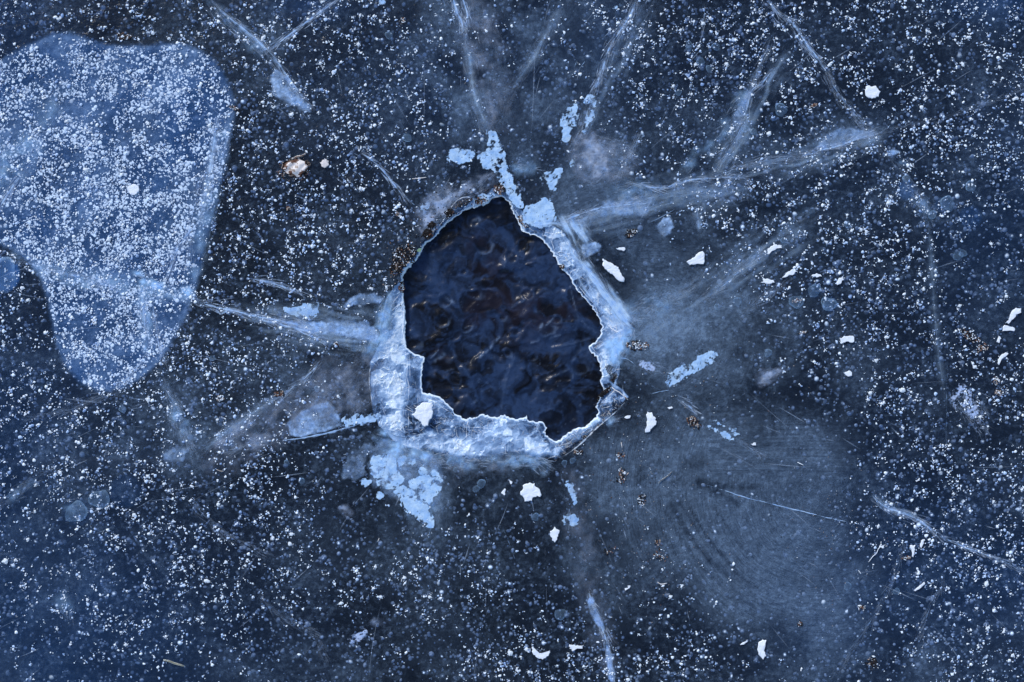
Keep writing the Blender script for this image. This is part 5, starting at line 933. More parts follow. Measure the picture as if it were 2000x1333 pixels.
# ================================================================== FROST SPECKS
# traced: x, y, radius in enlargement pixels
SP = {
'A': '440,145,18 1165,145,14 1040,125,10 345,120,8 120,20,12 225,45,8 1100,12,9 610,90,9 680,230,14 780,640,14 1010,640,14 830,597,10 195,512,12 240,415,16 1150,250,20 1270,290,15 1495,255,13 1520,182,8 970,545,16 1785,312,15 1850,305,12 1770,480,14 1970,195,12 1980,285,20 1865,140,18 1830,435,9 1850,490,12 160,720,14 800,395,15 970,395,14 500,915,14 1265,655,10 1395,845,9 1575,945,20 1115,930,12 500,1240,20 650,1280,24 570,1110,16 1830,1108,9 1900,910,10 1875,990,9 1945,1100,11',
'B': '250,200,14 45,190,12 85,237,11 65,290,20 910,297,10 1000,512,11 710,695,16 820,780,12 580,555,14 605,500,9 370,487,9 485,478,16 270,865,18 470,848,10 180,465,12 770,335,13 775,390,12 725,135,11 785,120,14 935,165,12 590,243,10 430,35,11 505,15,14 160,135,14 110,715,14 50,770,14 130,810,14 940,925,10 1020,840,9 1680,1003,8 1645,1028,5 645,1075,14 720,1080,12 605,1110,10 830,1045,12 790,1115,12 20,1105,12 570,1052,9 175,990,8',
'C': '1435,180,15 1365,168,11 1485,140,14 1265,228,11 1150,235,13 1535,250,12 970,265,11 940,292,9 690,182,11 660,85,9 600,45,8 835,408,20 975,357,15 1405,350,12 1480,352,10 1320,405,11 1612,485,15 1380,490,12 1060,450,10 1265,550,10 1340,590,14 1210,650,13 1350,710,13 965,630,8 1240,870,9 1655,968,14 1640,995,12 1185,965,9 1805,715,14 1720,660,14 1815,640,12 1860,480,12 1960,450,11 1915,780,11 1955,885,9 1930,1010,16 1870,1015,9 1685,1190,9 1500,1165,13 1110,945,13 1565,300,11 1525,690,14 1120,108,8 735,225,11 1150,75,8 425,1142,10 515,1260,9',
'D': '155,198,15 430,30,12 535,35,13 665,128,12 745,10,12 330,115,12 140,295,13 115,448,13 15,480,11 540,490,18 635,440,11 235,678,10 405,600,12 280,725,9 930,770,12 1230,812,16 1255,748,13 1155,435,11 1270,235,16 1540,488,15 1580,285,14 1640,65,14 1615,100,10 1710,105,10 1940,140,15 1815,510,16 1775,620,12 1930,745,20 1500,1095,15 890,1037,12 695,1230,15 625,1210,11 900,1295,11 325,1043,11 1860,950,10 1745,952,9 1625,1025,12 1685,1275,11 1120,240,9 1390,190,12 1050,500,12 750,555,10 1010,620,10 1190,740,11 405,970,9 205,1088,9 1095,922,10 80,105,10 410,85,10',
'E': '665,205,12 870,680,14 1135,710,14 940,655,12 1290,925,12 820,530,18 1830,425,14 1865,460,12 1900,325,13 1920,150,9 1855,180,8 1720,605,8 1750,765,10 1770,935,10 1830,935,14 1975,922,9 1415,1315,12 145,1130,10 210,990,14 170,895,14 480,1250,10 720,1160,11 1650,840,12 90,1085,9 1720,800,10 1800,530,16 15,930,8 100,650,12 105,700,14',
'F': '440,350,14 590,290,16 785,150,16 300,480,16 490,625,16 425,580,13 270,610,13 215,660,10 330,572,10 515,570,9 640,603,10 660,780,22 590,725,14 240,545,11 240,590,11 865,900,15 980,895,14 415,960,11 955,195,13 835,275,13 720,315,12 1470,118,10 405,787,7 590,905,8 480,900,8 855,795,10 930,770,10 970,830,11 795,510,14 765,540,12 50,925,9 335,910,8 550,1040,8 720,665,9 495,680,8 460,100,12 120,370,10 515,215,6 815,1300,8',
'G': '1815,357,16 1690,195,14 1920,200,13 1700,500,9 1905,440,12 1935,485,8 1850,105,8 1600,135,8 1780,150,8 1950,70,8 1730,460,6 530,132,4 695,470,4 1165,833,5 1190,718,4',
'H': '465,120,12 435,200,11 235,275,11 795,245,11 980,260,16 1000,210,12 820,185,11 585,520,18 515,555,12 705,465,14 775,460,14 815,472,15 920,575,12 1168,605,11 1258,518,10 1230,550,10 1135,662,10 1310,568,6 1345,695,9 1030,710,10 750,918,13 1215,788,11 950,815,10 725,850,9 1130,740,12 1200,1010,12 968,1048,9 1025,1030,11 850,1055,10 835,990,10 880,1155,8 970,1265,14 1755,565,12 1865,960,12 1825,990,14 1690,1065,11 1515,1030,13 1865,845,7 1770,110,10 1665,225,7 900,25,12 670,348,10 470,360,9 450,540,9 1245,410,11 605,450,10 1245,905,16 1200,860,11 155,878,11',
'I': '680,90,13 575,70,10 1417,50,15 1285,220,11 1205,195,12 370,385,11 245,375,11 735,560,14 810,640,12 775,600,11 1115,465,18 1210,520,13 1635,617,13 1610,235,14 1110,1040,18 380,708,13 635,815,12 270,1105,13 688,1187,13 747,1285,14 265,1303,12 210,1315,10 1232,1100,12 1270,1150,14 1365,1110,12 1305,1000,12 780,850,10 455,1015,14 990,810,11 1230,690,11 1210,945,12 305,740,10 1360,880,11 1820,1000,13 1440,1115,12 1380,1205,12 1435,1220,13 1640,1255,14 1740,1110,13 505,910,12 600,1180,12 1885,645,10 580,555,14 1480,320,10 1740,340,12 30,60,14',
'J': '435,582,12 615,440,13 360,487,8 20,880,9 105,235,10 1300,680,10 815,35,9',
'L': '885,170,16 825,465,12 945,490,12 845,415,20 1090,390,20 1300,490,10 1350,480,11 1575,498,11 1525,498,9 1670,597,14 1090,680,12 1085,740,11 1190,770,9 1328,828,10 1515,662,11 1530,780,10 1875,600,11 1825,588,10 1820,618,9 1310,765,8 1090,533,9 915,300,12 1320,925,9 1770,1230,14 1900,1050,10 1985,1140,10 1200,1290,12 1220,960,16 1000,1250,13 965,1235,10 900,900,8 1470,1170,12 1675,1078,10 1405,885,10 1150,268,9 1630,220,14 1745,165,9 1520,130,14',
'M': '265,45,13 212,60,10 210,258,14 590,115,10 1010,70,15 1085,160,11 1125,160,11 890,320,13 875,240,12 1305,122,12 650,308,10 600,535,13 660,710,13 1530,735,14 1670,695,14 1690,600,14 1560,570,18 1525,345,13 1440,460,12 1355,423,11 1310,435,12 1645,255,11 1900,690,11 1485,855,12 1520,840,10 1525,885,9 1740,670,11 910,955,12 940,948,8 1250,985,12 1050,965,10 865,1048,9 945,1048,13 395,787,11 430,930,13 100,1082,11 755,673,10 695,612,12 1390,495,10 1155,420,12 1620,710,16 1845,455,12 1700,430,12 955,645,8 1980,770,10 45,420,24 120,410,14 820,1155,7',
'N': '940,690,12 1305,690,13 1115,545,16 1120,585,10 1020,515,9 1005,560,9 60,770,12 240,510,14 205,695,13 635,740,13 1465,760,9 1390,495,8 1315,432,10 1495,325,9 1715,565,9 1545,637,9 130,250,16 255,290,16 330,350,13 895,462,13 1100,460,10 1740,360,11 1970,275,9 1740,1100,13 1725,1140,12 1835,1190,12 1910,1110,22 1960,1230,14 1720,1260,11 1205,715,10 150,585,9 915,688,9 240,190,14 265,220,14 170,1162,7',
'O': '110,1085,14 45,1245,14 125,1255,12 1120,1145,10 1020,1250,12 955,1255,11 540,1210,11 800,1215,11 340,1205,9 580,1305,8 1530,1195,9 1385,1235,10 960,1205,14 1170,985,10 1190,690,14 1275,610,13 415,1165,10 47,275,8 870,1310,15 1285,1275,10 185,315,9 980,470,8 1020,175,7',
'Q': '1385,180,12 1715,595,20 1662,470,13 1720,925,15 1898,665,12 1915,1125,13 1955,1132,10 1643,775,12 1845,950,16 1930,310,11 1895,380,12 1915,410,11 1790,425,9 1615,298,11 1435,625,8 1470,30,10 1210,30,12 1300,300,10 1305,418,11 1475,900,10 1590,25,10 1780,785,8 1457,1168,9 1840,455,10 175,1165,9 1375,620,8 1600,1105,10 905,157,12'}
rng = np.random.RandomState(11)
def speck_geo(r):
    """unit frost grain: lumpy low crystal cluster, base flat on z = 0"""
    n = r.randint(8, 12); V = []; F = []
    ra = 1 + r.uniform(-.38, .32, n); el = r.uniform(.7, 1.0); th0 = r.uniform(0, PI)
    for s, h in ((1, 0), (.86, .28), (.45, .5)):
        for i in range(n):
            t = 2 * PI * i / n; q = ra[i] * s * (1 + r.uniform(-.05, .05))
            a, b = q * math.cos(t), q * el * math.sin(t)
            V.append((a * math.cos(th0) - b * math.sin(th0), a * math.sin(th0) + b * math.cos(th0), h * (1 + r.uniform(-.2, .2)) if h else 0))
    V.append((0, 0, .6)); c = len(V) - 1
    for j in range(2):
        for i in range(n): a = j * n + i; b = j * n + (i + 1) % n; F.append((a, b, b + n, a + n))
    for i in range(n): F.append((2 * n + i, 2 * n + (i + 1) % n, c))
    return V, F
variants = []
for k in range(16):
    V, F = speck_geo(rng)
    if k % 2:   # a grain grown together out of two or three
        V2_, F2_ = speck_geo(rng); a = rng.uniform(0, 2 * PI); s = rng.uniform(.45, .75); o_ = len(V)
        V = [(x, y, z) for x, y, z in V] + [(x * s + 1.05 * math.cos(a), y * s + 1.05 * math.sin(a), z * s) for x, y, z in V2_]
        F = F + [tuple(i + o_ for i in f) for f in F2_]
    me = bpy.data.meshes.new('frost_grain'); me.from_pydata(V, [], F); me.materials.append(M_SNOW); me.update(); variants.append(me)
traced = []
for code, raw in SP.items():
    for (x, y, r) in [(OR[code][0] + a / Z, OR[code][1] + b / Z, c / Z) for a, b, c in [tuple(map(float, s.split(','))) for s in raw.split()]]:
        if all((x - t[0]) ** 2 + (y - t[1]) ** 2 > 9 for t in traced): traced.append((x, y, r * .95))
traced.sort(key=lambda t: -t[2])
MARKS = [(1703,180,'the six lobed ice chip'),(1358,505,'the fin shaped ice chip'),(1197,528,'the long slanting ice chip'),(1035,961,'the large ragged ice chip'),(1269,824,'the crescent shaped ice chip'),(1083,1045,'the ragged chip below the rim'),
 (1487,1266,'the tall narrow ice chip'),(1053,1275,'the wide ice chip by the bottom edge'),(1652,663,'the oblong ice chip'),(1508,487,'the hooked ice chip'),(1538,540,'the slanting ice splinter'),(1970,620,'the crooked chip at the right edge'),
 (262,371,'the round chip on the pale lobe'),(577,327,'the curled dead leaf'),(634,320,'the cream crumb beside the leaf'),(243,71,'the brown scrap above the pale lobe'),(545,770,'the rust coloured clump'),(430,778,'the pale crumb at the left'),
 (895,305,'the leaf shaped frost patch'),(595,605,'the pale arrowhead patch'),(1895,655,'the leaf litter at the right'),(1870,820,'the granular cloud at the right'),(1645,285,'the blue wedge at the upper right'),(565,175,'the blue triangle at the upper left'),
 (5,537,'the round blue pocket at the left edge'),(340,1295,'the olive straw'),(1712,1080,'the long curved fibre'),(1702,1296,'the black dirt at the bottom right'),(620,830,'the blue wedge left of the rim'),(235,740,'the lower tip of the pale lobe'),
 (660,640,'the milky cloud at the left rim'),(1112,240,'the boot shaped frost patch'),(0,0,'the top left corner'),(2000,0,'the top right corner'),(0,1333,'the bottom left corner'),(1190,1333,'the crack leaving the bottom edge'),(430,1035,'the curved crack at lower left'),(40,1090,'the frost cluster at the left edge')]
DIRN = ['right of', 'below right of', 'below', 'below left of', 'left of', 'above left of', 'above', 'above right of']
ORD = ['nearest', 'second nearest', 'third nearest', 'fourth nearest', 'fifth nearest', 'sixth nearest', 'seventh nearest', 'eighth nearest', 'ninth nearest', 'tenth nearest', 'eleventh nearest', 'twelfth nearest', 'thirteenth nearest', 'fourteenth nearest', 'fifteenth nearest']
near_of = {}
for i, (x, y, r) in enumerate(traced[:290]):
    b = min(MARKS, key=lambda m: (m[0] - x) ** 2 + (m[1] - y) ** 2); d = int(round(math.atan2(y - b[1], x - b[0]) / (PI / 4))) % 8
    near_of.setdefault((b[2], d), []).append((math.hypot(b[0] - x, b[1] - y), i))
lab_of = {}
for (nm, d), L in near_of.items():
    for k, (_, i) in enumerate(sorted(L)):
        lab_of[i] = ('white frost speck ' + ('' if len(L) == 1 else ORD[min(k, 14)] + ' ') + DIRN[d] + ' ' + nm)
for i, (x, y, r) in enumerate(traced[:290]):
    o = bpy.data.objects.new('frost_speck', variants[i % 16]); COL.objects.link(o)
    o.location = (wx(x), wy(y), TOP * .9); o.rotation_euler = (0, 0, rng.uniform(0, 2 * PI)); s = r / 1000; o.scale = (s, s * rng.uniform(.8, 1.1), s)
    tag(o, lab_of[i], 'frost speck', 'larger frost specks scattered over the ice')

CRISP = ['44445665211356555554','47676555200156665665','57886455200024666666','68887554110003677644','68986664000001567732','38886552000000156631',
 '48885410000000013522','44765400000000001444','55555510000000000354','44566500000000000354','34555500210000000344','34555323520001000244','13332101014112000233','11110000146544311134']
DIM = ['44445555444455544433','57776555544565554443','67886555544356655554','78998555544234665555','78997555211123565555','48996554100111366654',
 '48985441000111256643','46865543000111146543','55555554200011122454','55666653222211112554','44555544443111124555','44554555665322112455','23333456666543234555','23323445666665554555']
def field(rows, x, y):
    A = np.array([[int(c) for c in r] for r in rows], float)
    gx = np.clip((x - 50) / 100, 0, 19); gy = np.clip((y - 50) / 100, 0, 13)
    x0 = np.minimum(np.floor(gx).astype(int), 18); y0 = np.minimum(np.floor(gy).astype(int), 12); fx = gx - x0; fy = gy - y0
    return (A[y0, x0] * (1 - fx) + A[y0, x0 + 1] * fx) * (1 - fy) + (A[y0 + 1, x0] * (1 - fx) + A[y0 + 1, x0 + 1] * fx) * fy
def scatter(n, rows, seed, boost_lobe, clump=.9):
    r = np.random.RandomState(seed)
    x = r.uniform(-200, 2200, n); y = r.uniform(-180, 1513, n)
    d = field(rows, x, y) / 9.0
    lob = sd(x, y, LOBE); d = d * np.where(lob < 0, boost_lobe, 1.0)
    c = fbm(x / 26, y / 26, seed + 3, 3); d = d * (1 - clump + clump * 2.2 * sstep(.36, .66, c))
    big = fbm(x / 110, y / 110, seed + 8, 3); d = d * (.62 + .9 * big)
    hole = sd(x, y, RIM) > 6
    k = (r.uniform(0, 1, n) < d) & hole
    return x[k], y[k], r
def instance_mesh(X, Y, Zv, S, protos, r, squash=None):
    VV = []; FF = []; base = 0; DD = []
    pa = [(np.array(v), np.array(f)) for v, f in protos]
    which = r.randint(0, len(pa), len(X)); rot = r.uniform(0, 2 * PI, len(X))
    for w, (v, f) in enumerate(pa):
        m = np.where(which == w)[0]
        if len(m) == 0: continue
        c, s = np.cos(rot[m])[:, None], np.sin(rot[m])[:, None]; sc = S[m][:, None]
        st = r.uniform(.6, 1.0, len(m))[:, None]
        vx = v[None, :, 0] * sc; vy = v[None, :, 1] * sc * st
        ax = vx * c - vy * s + X[m][:, None]; ay = vx * s + vy * c + Y[m][:, None]
        az = v[None, :, 2] * sc / 1000 + Zv[m][:, None]
        VV.append(np.stack([wx(ax), wy(ay), az], 2).reshape(-1, 3))
        FF.append((f[None] + (np.arange(len(m)) * len(v))[:, None, None] + base).reshape(-1, f.shape[1]))
        base += len(m) * len(v)
    return np.concatenate(VV), np.concatenate(FF)
def tri_speck(r):
    n = 7; V = []; F = []
    ra = 1 + r.uniform(-.32, .32, n)
    for s, h in ((1, 0), (.6, .45)):
        for i in range(n): t = 2 * PI * i / n; V.append((ra[i] * s * math.cos(t), ra[i] * s * math.sin(t), h))
    V.append((0, 0, .55))
    for i in range(n):
        a, b = i, (i + 1) % n; F += [(a, a + n, b), (b, a + n, b + n), (a + n, 2 * n, b + n)]
    return V, F
protos = [tri_speck(rng) for _ in range(14)]
x, y, r = scatter(60000, CRISP, 101, 1.45)
s = np.clip(r.lognormal(.27, .48, len(x)), .45, 3.6)
# tiny satellites round each
xs2 = [x]; ys2 = [y]; ss2 = [s]
for k in range(2):
    m = r.uniform(0, 1, len(x)) < .55; a = r.uniform(0, 2 * PI, m.sum()); d = s[m] * r.uniform(1.0, 3.2, m.sum())
    xs2.append(x[m] + d * np.cos(a)); ys2.append(y[m] + d * np.sin(a)); ss2.append(np.clip(s[m] * r.uniform(.3, .75, m.sum()), .45, 2))
tx = []; ty = []; ts = []
for (x_, y_, r_) in traced:
    n = int(3 + r_ * 2.0); a = r.uniform(0, 2 * PI, n); d = r_ * r.uniform(.6, 2.3, n); tx.append(x_ + d * np.cos(a)); ty.append(y_ + d * np.sin(a)); ts.append(r.uniform(.4, 1.15, n))
for (x_, y_, r_) in traced[290:]: tx.append([x_]); ty.append([y_]); ts.append([r_])
X = np.concatenate(xs2 + tx); Y = np.concatenate(ys2 + ty); S_ = np.concatenate(ss2 + ts)
ok = sd(X, Y, RIM) > 2; X, Y, S_ = X[ok], Y[ok], S_[ok]
V, F = instance_mesh(X, Y, np.full(len(X), TOP * .9), S_, protos, r)
shade = np.clip(r.beta(.9, 1.6, len(X)) + .25 * (fbm(X / 40, Y / 40, 301, 3) - .5), 0, .999)
mi = np.repeat((shade * 3).astype(int), 21)[:len(F)]
o = put('frost_grains', V, F, [M_SNOW, M_SNOW_MID, M_SNOW_DIM], smoothf=False, mat_idx=mi)
tag(o, 'fine white frost grains sprinkled all over the dark ice', 'frost', kind='stuff')

# ------------------------------------------------------------------ bubbles inside the ice
def dome():
    n = 8; V = []; F = []
    for s, h in ((1, 0), (.8, .5), (.42, .85)):
        for i in range(n): t = 2 * PI * (i + (.5 if s == .8 else 0)) / n; V.append((s * math.cos(t), s * math.sin(t), h * .8))
    V.append((0, 0, .8))
    for j in range(2):
        for i in range(n): a = j * n + i; b = j * n + (i + 1) % n; F += [(a, b, a + n), (b, b + n, a + n)]
    for i in range(n): F.append((2 * n + i, 2 * n + (i + 1) % n, 3 * n))
    return V, F
D1 = dome()
def bubbles(n, rows, seed, boost, s0, sig, z0, z1, dens, clump, extra=None):
    x, y, r = scatter(n, rows, seed, boost, clump)
    s = np.clip(r.lognormal(s0, sig, len(x)), 1.0, 6)
    zz = r.uniform(z0, z1, len(x))
    V, F = instance_mesh(x, y, zz, s, [D1], r)
    d = np.repeat(r.uniform(.3, 1.0, len(x)) * dens, 25)
    if len(d) != len(V): d = np.resize(d, len(V))
    o = put('air_bubbles', V, F, M_BUB, SHEET, {'dens': d}); o['kind'] = 'stuff'
    return x, y, s, zz
bubbles(60000, DIM, 201, 1.1, 1.0, .34, -.010, -.002, 1.15, .7)
def lobe_bubbles():
    r = np.random.RandomState(5); n = 30000
    x = r.uniform(-60, 460, n); y = r.uniform(60, 770, n)
    d = (sd(x, y, LOBE) < -3) * (.10 + 1.05 * sstep(.36, .62, fbm(x / 30, y / 30, 77, 4))) * (.40 + .60 * np.exp(-((x - 250) / 150) ** 2 - ((y - 400) / 210) ** 2) + .1)
    k = r.uniform(0, 1, n) < d * 1.1; x, y = x[k], y[k]
    s = np.clip(r.lognormal(.45, .42, len(x)), .8, 4.5)
    V, F = instance_mesh(x, y, np.full(len(x), .0003), s, [D1], r)
    V[:, 2] = .0005 + (V[:, 2] - .0003) * .25
    o = put('air_bubbles', V, F, M_BUB, SHEET, {'dens': np.repeat(r.uniform(.45, 1.25, len(x)), 25)}); o['kind'] = 'stuff'; o['label'] = 'crowd of pale round bubbles inside the lobe'
lobe_bubbles()
# the largest bubbles: each its own part
big = [(1590,568,13),(1620,595,14),(1368,120,8),(1398,92,8),(1385,135,7),(1345,88,7),(1345,95,6),(1325,182,6),(1455,252,8),(1472,258,7),(1850,398,15),(1440,590,9),(1500,690,8),(150,1000,22),(195,975,20),(880,905,7),(905,908,7),(890,918,5),
 (1102,905,6),(1118,900,6),(835,925,8),(795,270,9),(760,70,8),(1525,215,13),(1110,1010,6),(1045,1010,8),(1095,1200,12),(1210,625,6),(1530,470,6),(1655,440,7),(1400,600,6),(1655,1145,8),(1750,1155,7),(1555,590,14),(1615,592,12),(1895,365,11),(5,537,33),
 (940,945,9),(930,955,7),(415,700,6),(240,800,7),(620,760,6),(560,905,6),(590,940,6),(1820,420,9),(1870,500,10),(1880,495,8),(1770,350,8)]
for i, (x_, y_, r_) in enumerate(big):
    n = 20; V = []; F = []
    for s, h in ((1, 0), (.93, .06), (.75, .1), (.4, .12)):
        for k in range(n): t = 2 * PI * k / n; q = r_ * s * (1 + .10 * math.sin(2 * t + i) + .08 * math.sin(3 * t + i * 1.7) + .05 * math.sin(5 * t + 2 * i)) / 1000; V.append((q * math.cos(t), q * math.sin(t), h * r_ / 1000))
    V.append((0, 0, .12 * r_ / 1000))
    for j in range(3):
        for k in range(n): a = j * n + k; b = j * n + (k + 1) % n; F.append((a, b, b + n, a + n))
    for k in range(n): F.append((3 * n + k, 3 * n + (k + 1) % n, 4 * n))
    dn = np.concatenate([np.full(n, .0), (.30 + .16 * np.cos(np.arange(n) * 2 * PI / n + i)), np.full(n, .14), np.full(n, .10), [.10]])
    put('trapped_air_pocket', V, F, M_SOFT, SHEET, {'dens': dn, 'fib': np.array(V)}, loc=(wx(x_), wy(y_), nextz()))

# ================================================================== LITTER ON THE ICE
def litter(cx, cy, rx, ry, rot, n, mix, label, cat='debris', name='leaf_litter', sz=(.8, 2.2), z=TOP, seed=0, core=None, group=None):
    """a clump of crumbs and fibres clinging together: one object"""
    r = random.Random(seed + int(cx)); V = []; F = []; MI = []
    c, s = math.cos(math.radians(rot)), math.sin(math.radians(rot))
    mats = [M_DKBROWN, M_RUST, M_TAN, M_SNOW]
    if mix[0] > 15:   # a low dark mound holds the crumbs together
        m = 14; rr = [1 + r.uniform(-.3, .2) for _ in range(m)]
        for q_, hz in ((1, .1), (.7, .9), (.3, 1.4)):
            for i in range(m):
                t = 2 * PI * i / m; u = rx * .85 * rr[i] * q_ * math.cos(t); v = ry * .85 * rr[i] * q_ * math.sin(t)
                V.append(((u * c - v * s) / 1000, -(u * s + v * c) / 1000, (hz + r.uniform(-.4, .5) * (q_ < 1)) / 1000))
        for j in range(2):
            for i in range(m): F.append((j * m + i, j * m + m + i, j * m + m + (i + 1) % m, j * m + (i + 1) % m)); MI.append(0)
        F.append(tuple(range(2 * m, 3 * m))[::-1]); MI.append(0)
    for k in range(n):
        rad = r.random() ** .6; t = r.uniform(0, 2 * PI); u = rx * rad * math.cos(t); v = ry * rad * math.sin(t)
        x = u * c - v * s; y = u * s + v * c
        mi = r.choices(range(4), mix)[0]; w = r.uniform(*sz) * (.8 if mi == 3 else 1)
        l = w * r.uniform(1, 2.4); a = r.uniform(0, PI); ca, sa = math.cos(a), math.sin(a)
        zz = r.uniform(0, .7) * (1 - rad) * 3 + .1; h = w * r.uniform(.4, .9); b = len(V)
        pts = [(-l, 0, 0), (-.3 * l, -w * r.uniform(.5, 1), 0), (l * r.uniform(.6, 1), -w * .3, 0), (l * .7, w * r.uniform(.3, .8), 0), (-.4 * l, w * r.uniform(.5, 1), 0), (r.uniform(-.2, .2) * l, 0, h)]
        for (p, q, e) in pts: V.append(((x + p * ca - q * sa) / 1000, -(y + p * sa + q * ca) / 1000, (zz + e) / 1000))
        for k2 in range(5): F.append((b + (k2 + 1) % 5, b + k2, b + 5)); MI.append(mi)
        F.append((b, b + 1, b + 2, b + 3, b + 4)); MI.append(mi)
    o = put(name, V, F, mats, loc=(wx(cx), wy(cy), z), smoothf=False, mat_idx=MI)
    return tag(o, label, cat, group)
LI = [
 (243,71,14,7,12,70,(5,5,2,4),'brown curled scrap of leaf just above the pale lobe'),
 (457,212,10,5,15,40,(4,3,2,6),'small brown scrap on the right edge of the pale lobe'),
 (1231,456,14,8,-25,80,(8,1,1,5),'dark frosted clump of debris right of the smoky cloud'),
 (545,770,11,6,0,60,(6,5,1,2),'small dark rust coloured clump left of the rim'),
 (657,672,5,5,0,22,(4,2,2,3),'tiny speckled crumb left of the rim beside a thin crack'),
 (430,778,8,6,0,30,(1,0,3,8),'pale crumb of debris at the left below the crack'),
 (1895,655,22,10,35,90,(5,3,2,5),'spread of brown leaf litter and frost near the right edge'),
 (1918,680,14,9,-20,50,(2,3,5,5),'tan frayed leaf litter near the right edge'),
 (1945,744,8,8,0,40,(2,1,4,6),'tan crumb below the leaf litter near the right edge'),
 (1950,768,8,5,30,26,(2,1,5,4),'small tan crumb just under another at the right'),
 (1355,826,16,10,40,90,(5,3,3,1),'flat brown smudge of grit below right of the hole'),
 (1130,884,11,5,10,40,(7,2,1,2),'dark elongated crumb just below the lower right rim'),
 (1254,976,8,12,10,50,(5,1,1,6),'dark crumb with a white frosted edge, lower right of the hole'),
 (1212,935,10,10,0,26,(6,3,2,2),'loose cluster of dark crumbs below the right rim'),
 (1213,890,10,6,0,16,(4,2,2,4),'thin scatter of crumbs below the right rim'),
 (1215,925,14,9,40,30,(6,2,1,4),'sparse dark crumbs beside the streaks below the right rim'),
 (1245,675,24,10,5,120,(8,3,1,4),'dark frosted dirt against the right rim of the hole'),
 (1190,722,7,9,0,60,(24,1,0,0),'small dark dirt lump frozen on the right ledge'),
 (1200,738,8,10,20,70,(24,1,0,0),'larger dark dirt lump frozen on the right ledge'),
 (1180,768,20,5,-40,90,(24,1,0,1),'dark dirt strip frozen along the lower right ledge'),
 (790,500,26,20,-35,330,(14,1,1,2),'black plant dirt piled at the left end of the upper rim'),
 (775,525,16,12,-40,110,(14,1,1,1),'thin dark dirt trailing down from the pile at the left rim'),
 (783,560,7,14,-10,60,(8,4,1,2),'narrow dark dirt strip beside the left rim'),
 (835,458,11,10,-40,90,(24,1,0,1),'round dark dirt lump on the upper left rim'),
 (843,440,8,6,-30,50,(24,1,0,1),'small dark dirt lump next along the upper left rim'),
 (878,416,9,8,-30,70,(24,1,0,1),'dark dirt lump midway along the upper left rim'),
 (905,394,22,8,-22,170,(14,1,1,1),'long dark dirt bank along the top left rim'),
 (940,392,13,7,-20,60,(7,4,3,1),'brown grit on the rim near the tip of the hole'),
 (975,370,11,11,-45,110,(8,5,2,2),'rusty brown clump at the top tip of the hole'),
 (1022,432,7,16,-35,70,(7,4,2,3),'brown grit along the upper right rim'),
 (1099,521,4,5,0,30,(7,4,1,1),'tiny brown lump on the right rim edge'),
 (1555,588,10,3,-15,26,(2,3,6,4),'tan scrap on top of an air pocket at the right'),
 (1568,650,9,3,-15,18,(2,1,4,6),'pale tan scrap beside the blue ice at the right'),
 (1590,206,6,3,-20,16,(0,8,3,0),'tiny orange scrap in the upper right ice'),
 (1770,1090,10,3,-10,24,(2,3,4,4),'tiny tan scrap beside the tailed chip'),
 (1683,1186,8,5,0,26,(4,2,3,4),'tiny brown crumb at the lower right'),
 (1562,1218,6,6,-40,18,(5,1,1,3),'tiny dark crumb left of the lower right crumb'),
 (1702,1296,11,12,10,70,(14,1,1,1),'black dirt clump near the bottom right corner'),
 (776,420,5,5,0,12,(2,3,3,3),'tiny tan crumb above left of the hole'), (563,408,5,5,0,14,(4,2,3,3),'tiny dark crumb below the pale leaf'),
 (788,40,6,6,0,22,(3,1,3,6),'small pale frosted crumb at the top'),
 (1192,1075,18,9,-10,26,(4,4,2,3),'faint reddish crumbs on the dark patch below right'),
 (1290,1085,16,14,0,40,(5,4,2,3),'scatter of reddish grit at the lower middle'), (1285,1060,7,5,0,14,(3,4,4,0),'flat tan fleck at the lower middle'),
 (1180,1175,0.1,0.1,0,1,(1,0,0,0),None)]
for k, (cx, cy, rx, ry, ro, n, mx, lab) in enumerate(LI[:-1]):
    ledge = 'ledge' in lab or ('rim' in lab and 'below' not in lab and 'left of' not in lab)
    litter(cx, cy, rx, ry, ro, n, mx, lab, seed=k, sz=(.7, 1.9), z=(TOP if not ledge else max(float(rim_z(np.array([float(cx)]), np.array([float(cy)]))[0][0]) + .0012, -.004) if float(sd(np.array([float(cx)]), np.array([float(cy)]), RIM)[0]) < 0 else TOP), name=('dirt_clump' if 'dirt' in lab or 'grit' in lab else 'leaf_litter'))
# scattered grit over the rubbed area: nobody could count it
r = np.random.RandomState(77); n = 5200
x = r.uniform(1100, 1760, n); y = r.uniform(680, 1260, n)
d = blobs(x, y, [(1230,920,110,110,0,.7),(1290,1090,70,70,0,.9),(1330,770,90,60,0,.4),(1650,980,80,60,0,.6),(1640,1120,90,90,0,.4),(1180,1060,60,60,0,.4),(1260,1180,70,60,0,.6),(1560,720,60,50,0,.3)])
k = (r.uniform(0, 1, n) < d * .5) & (sd(x, y, RIM) > 4); x, y = x[k], y[k]
V, F = instance_mesh(x, y, np.full(len(x), TOP * .5), r.uniform(.4, 1.1, len(x)), protos, r)
o = put('grit', V, F, [M_DKBROWN, M_TAN, M_SNOW, M_RUST], smoothf=False, mat_idx=np.repeat(r.choice(4, len(x), p=[.42, .18, .32, .08]), 21)[:len(F)])
tag(o, 'fine dark and pale grit strewn over the grey rubbed ice', 'grit', kind='stuff')
x = r.uniform(740, 1000, 3000); y = r.uniform(340, 600, 3000)
d = blobs(x, y, [(800,500,45,40,-40,.9),(860,430,60,25,-40,.6),(930,390,50,18,-20,.6),(790,560,20,30,0,.4)])
k = (r.uniform(0, 1, 3000) < d * 1.2) & (sd(x, y, HOLE) > 3); x, y = x[k], y[k]
V, F = instance_mesh(x, y, np.full(len(x), .0012), r.uniform(.5, 1.5, len(x)), protos, r)
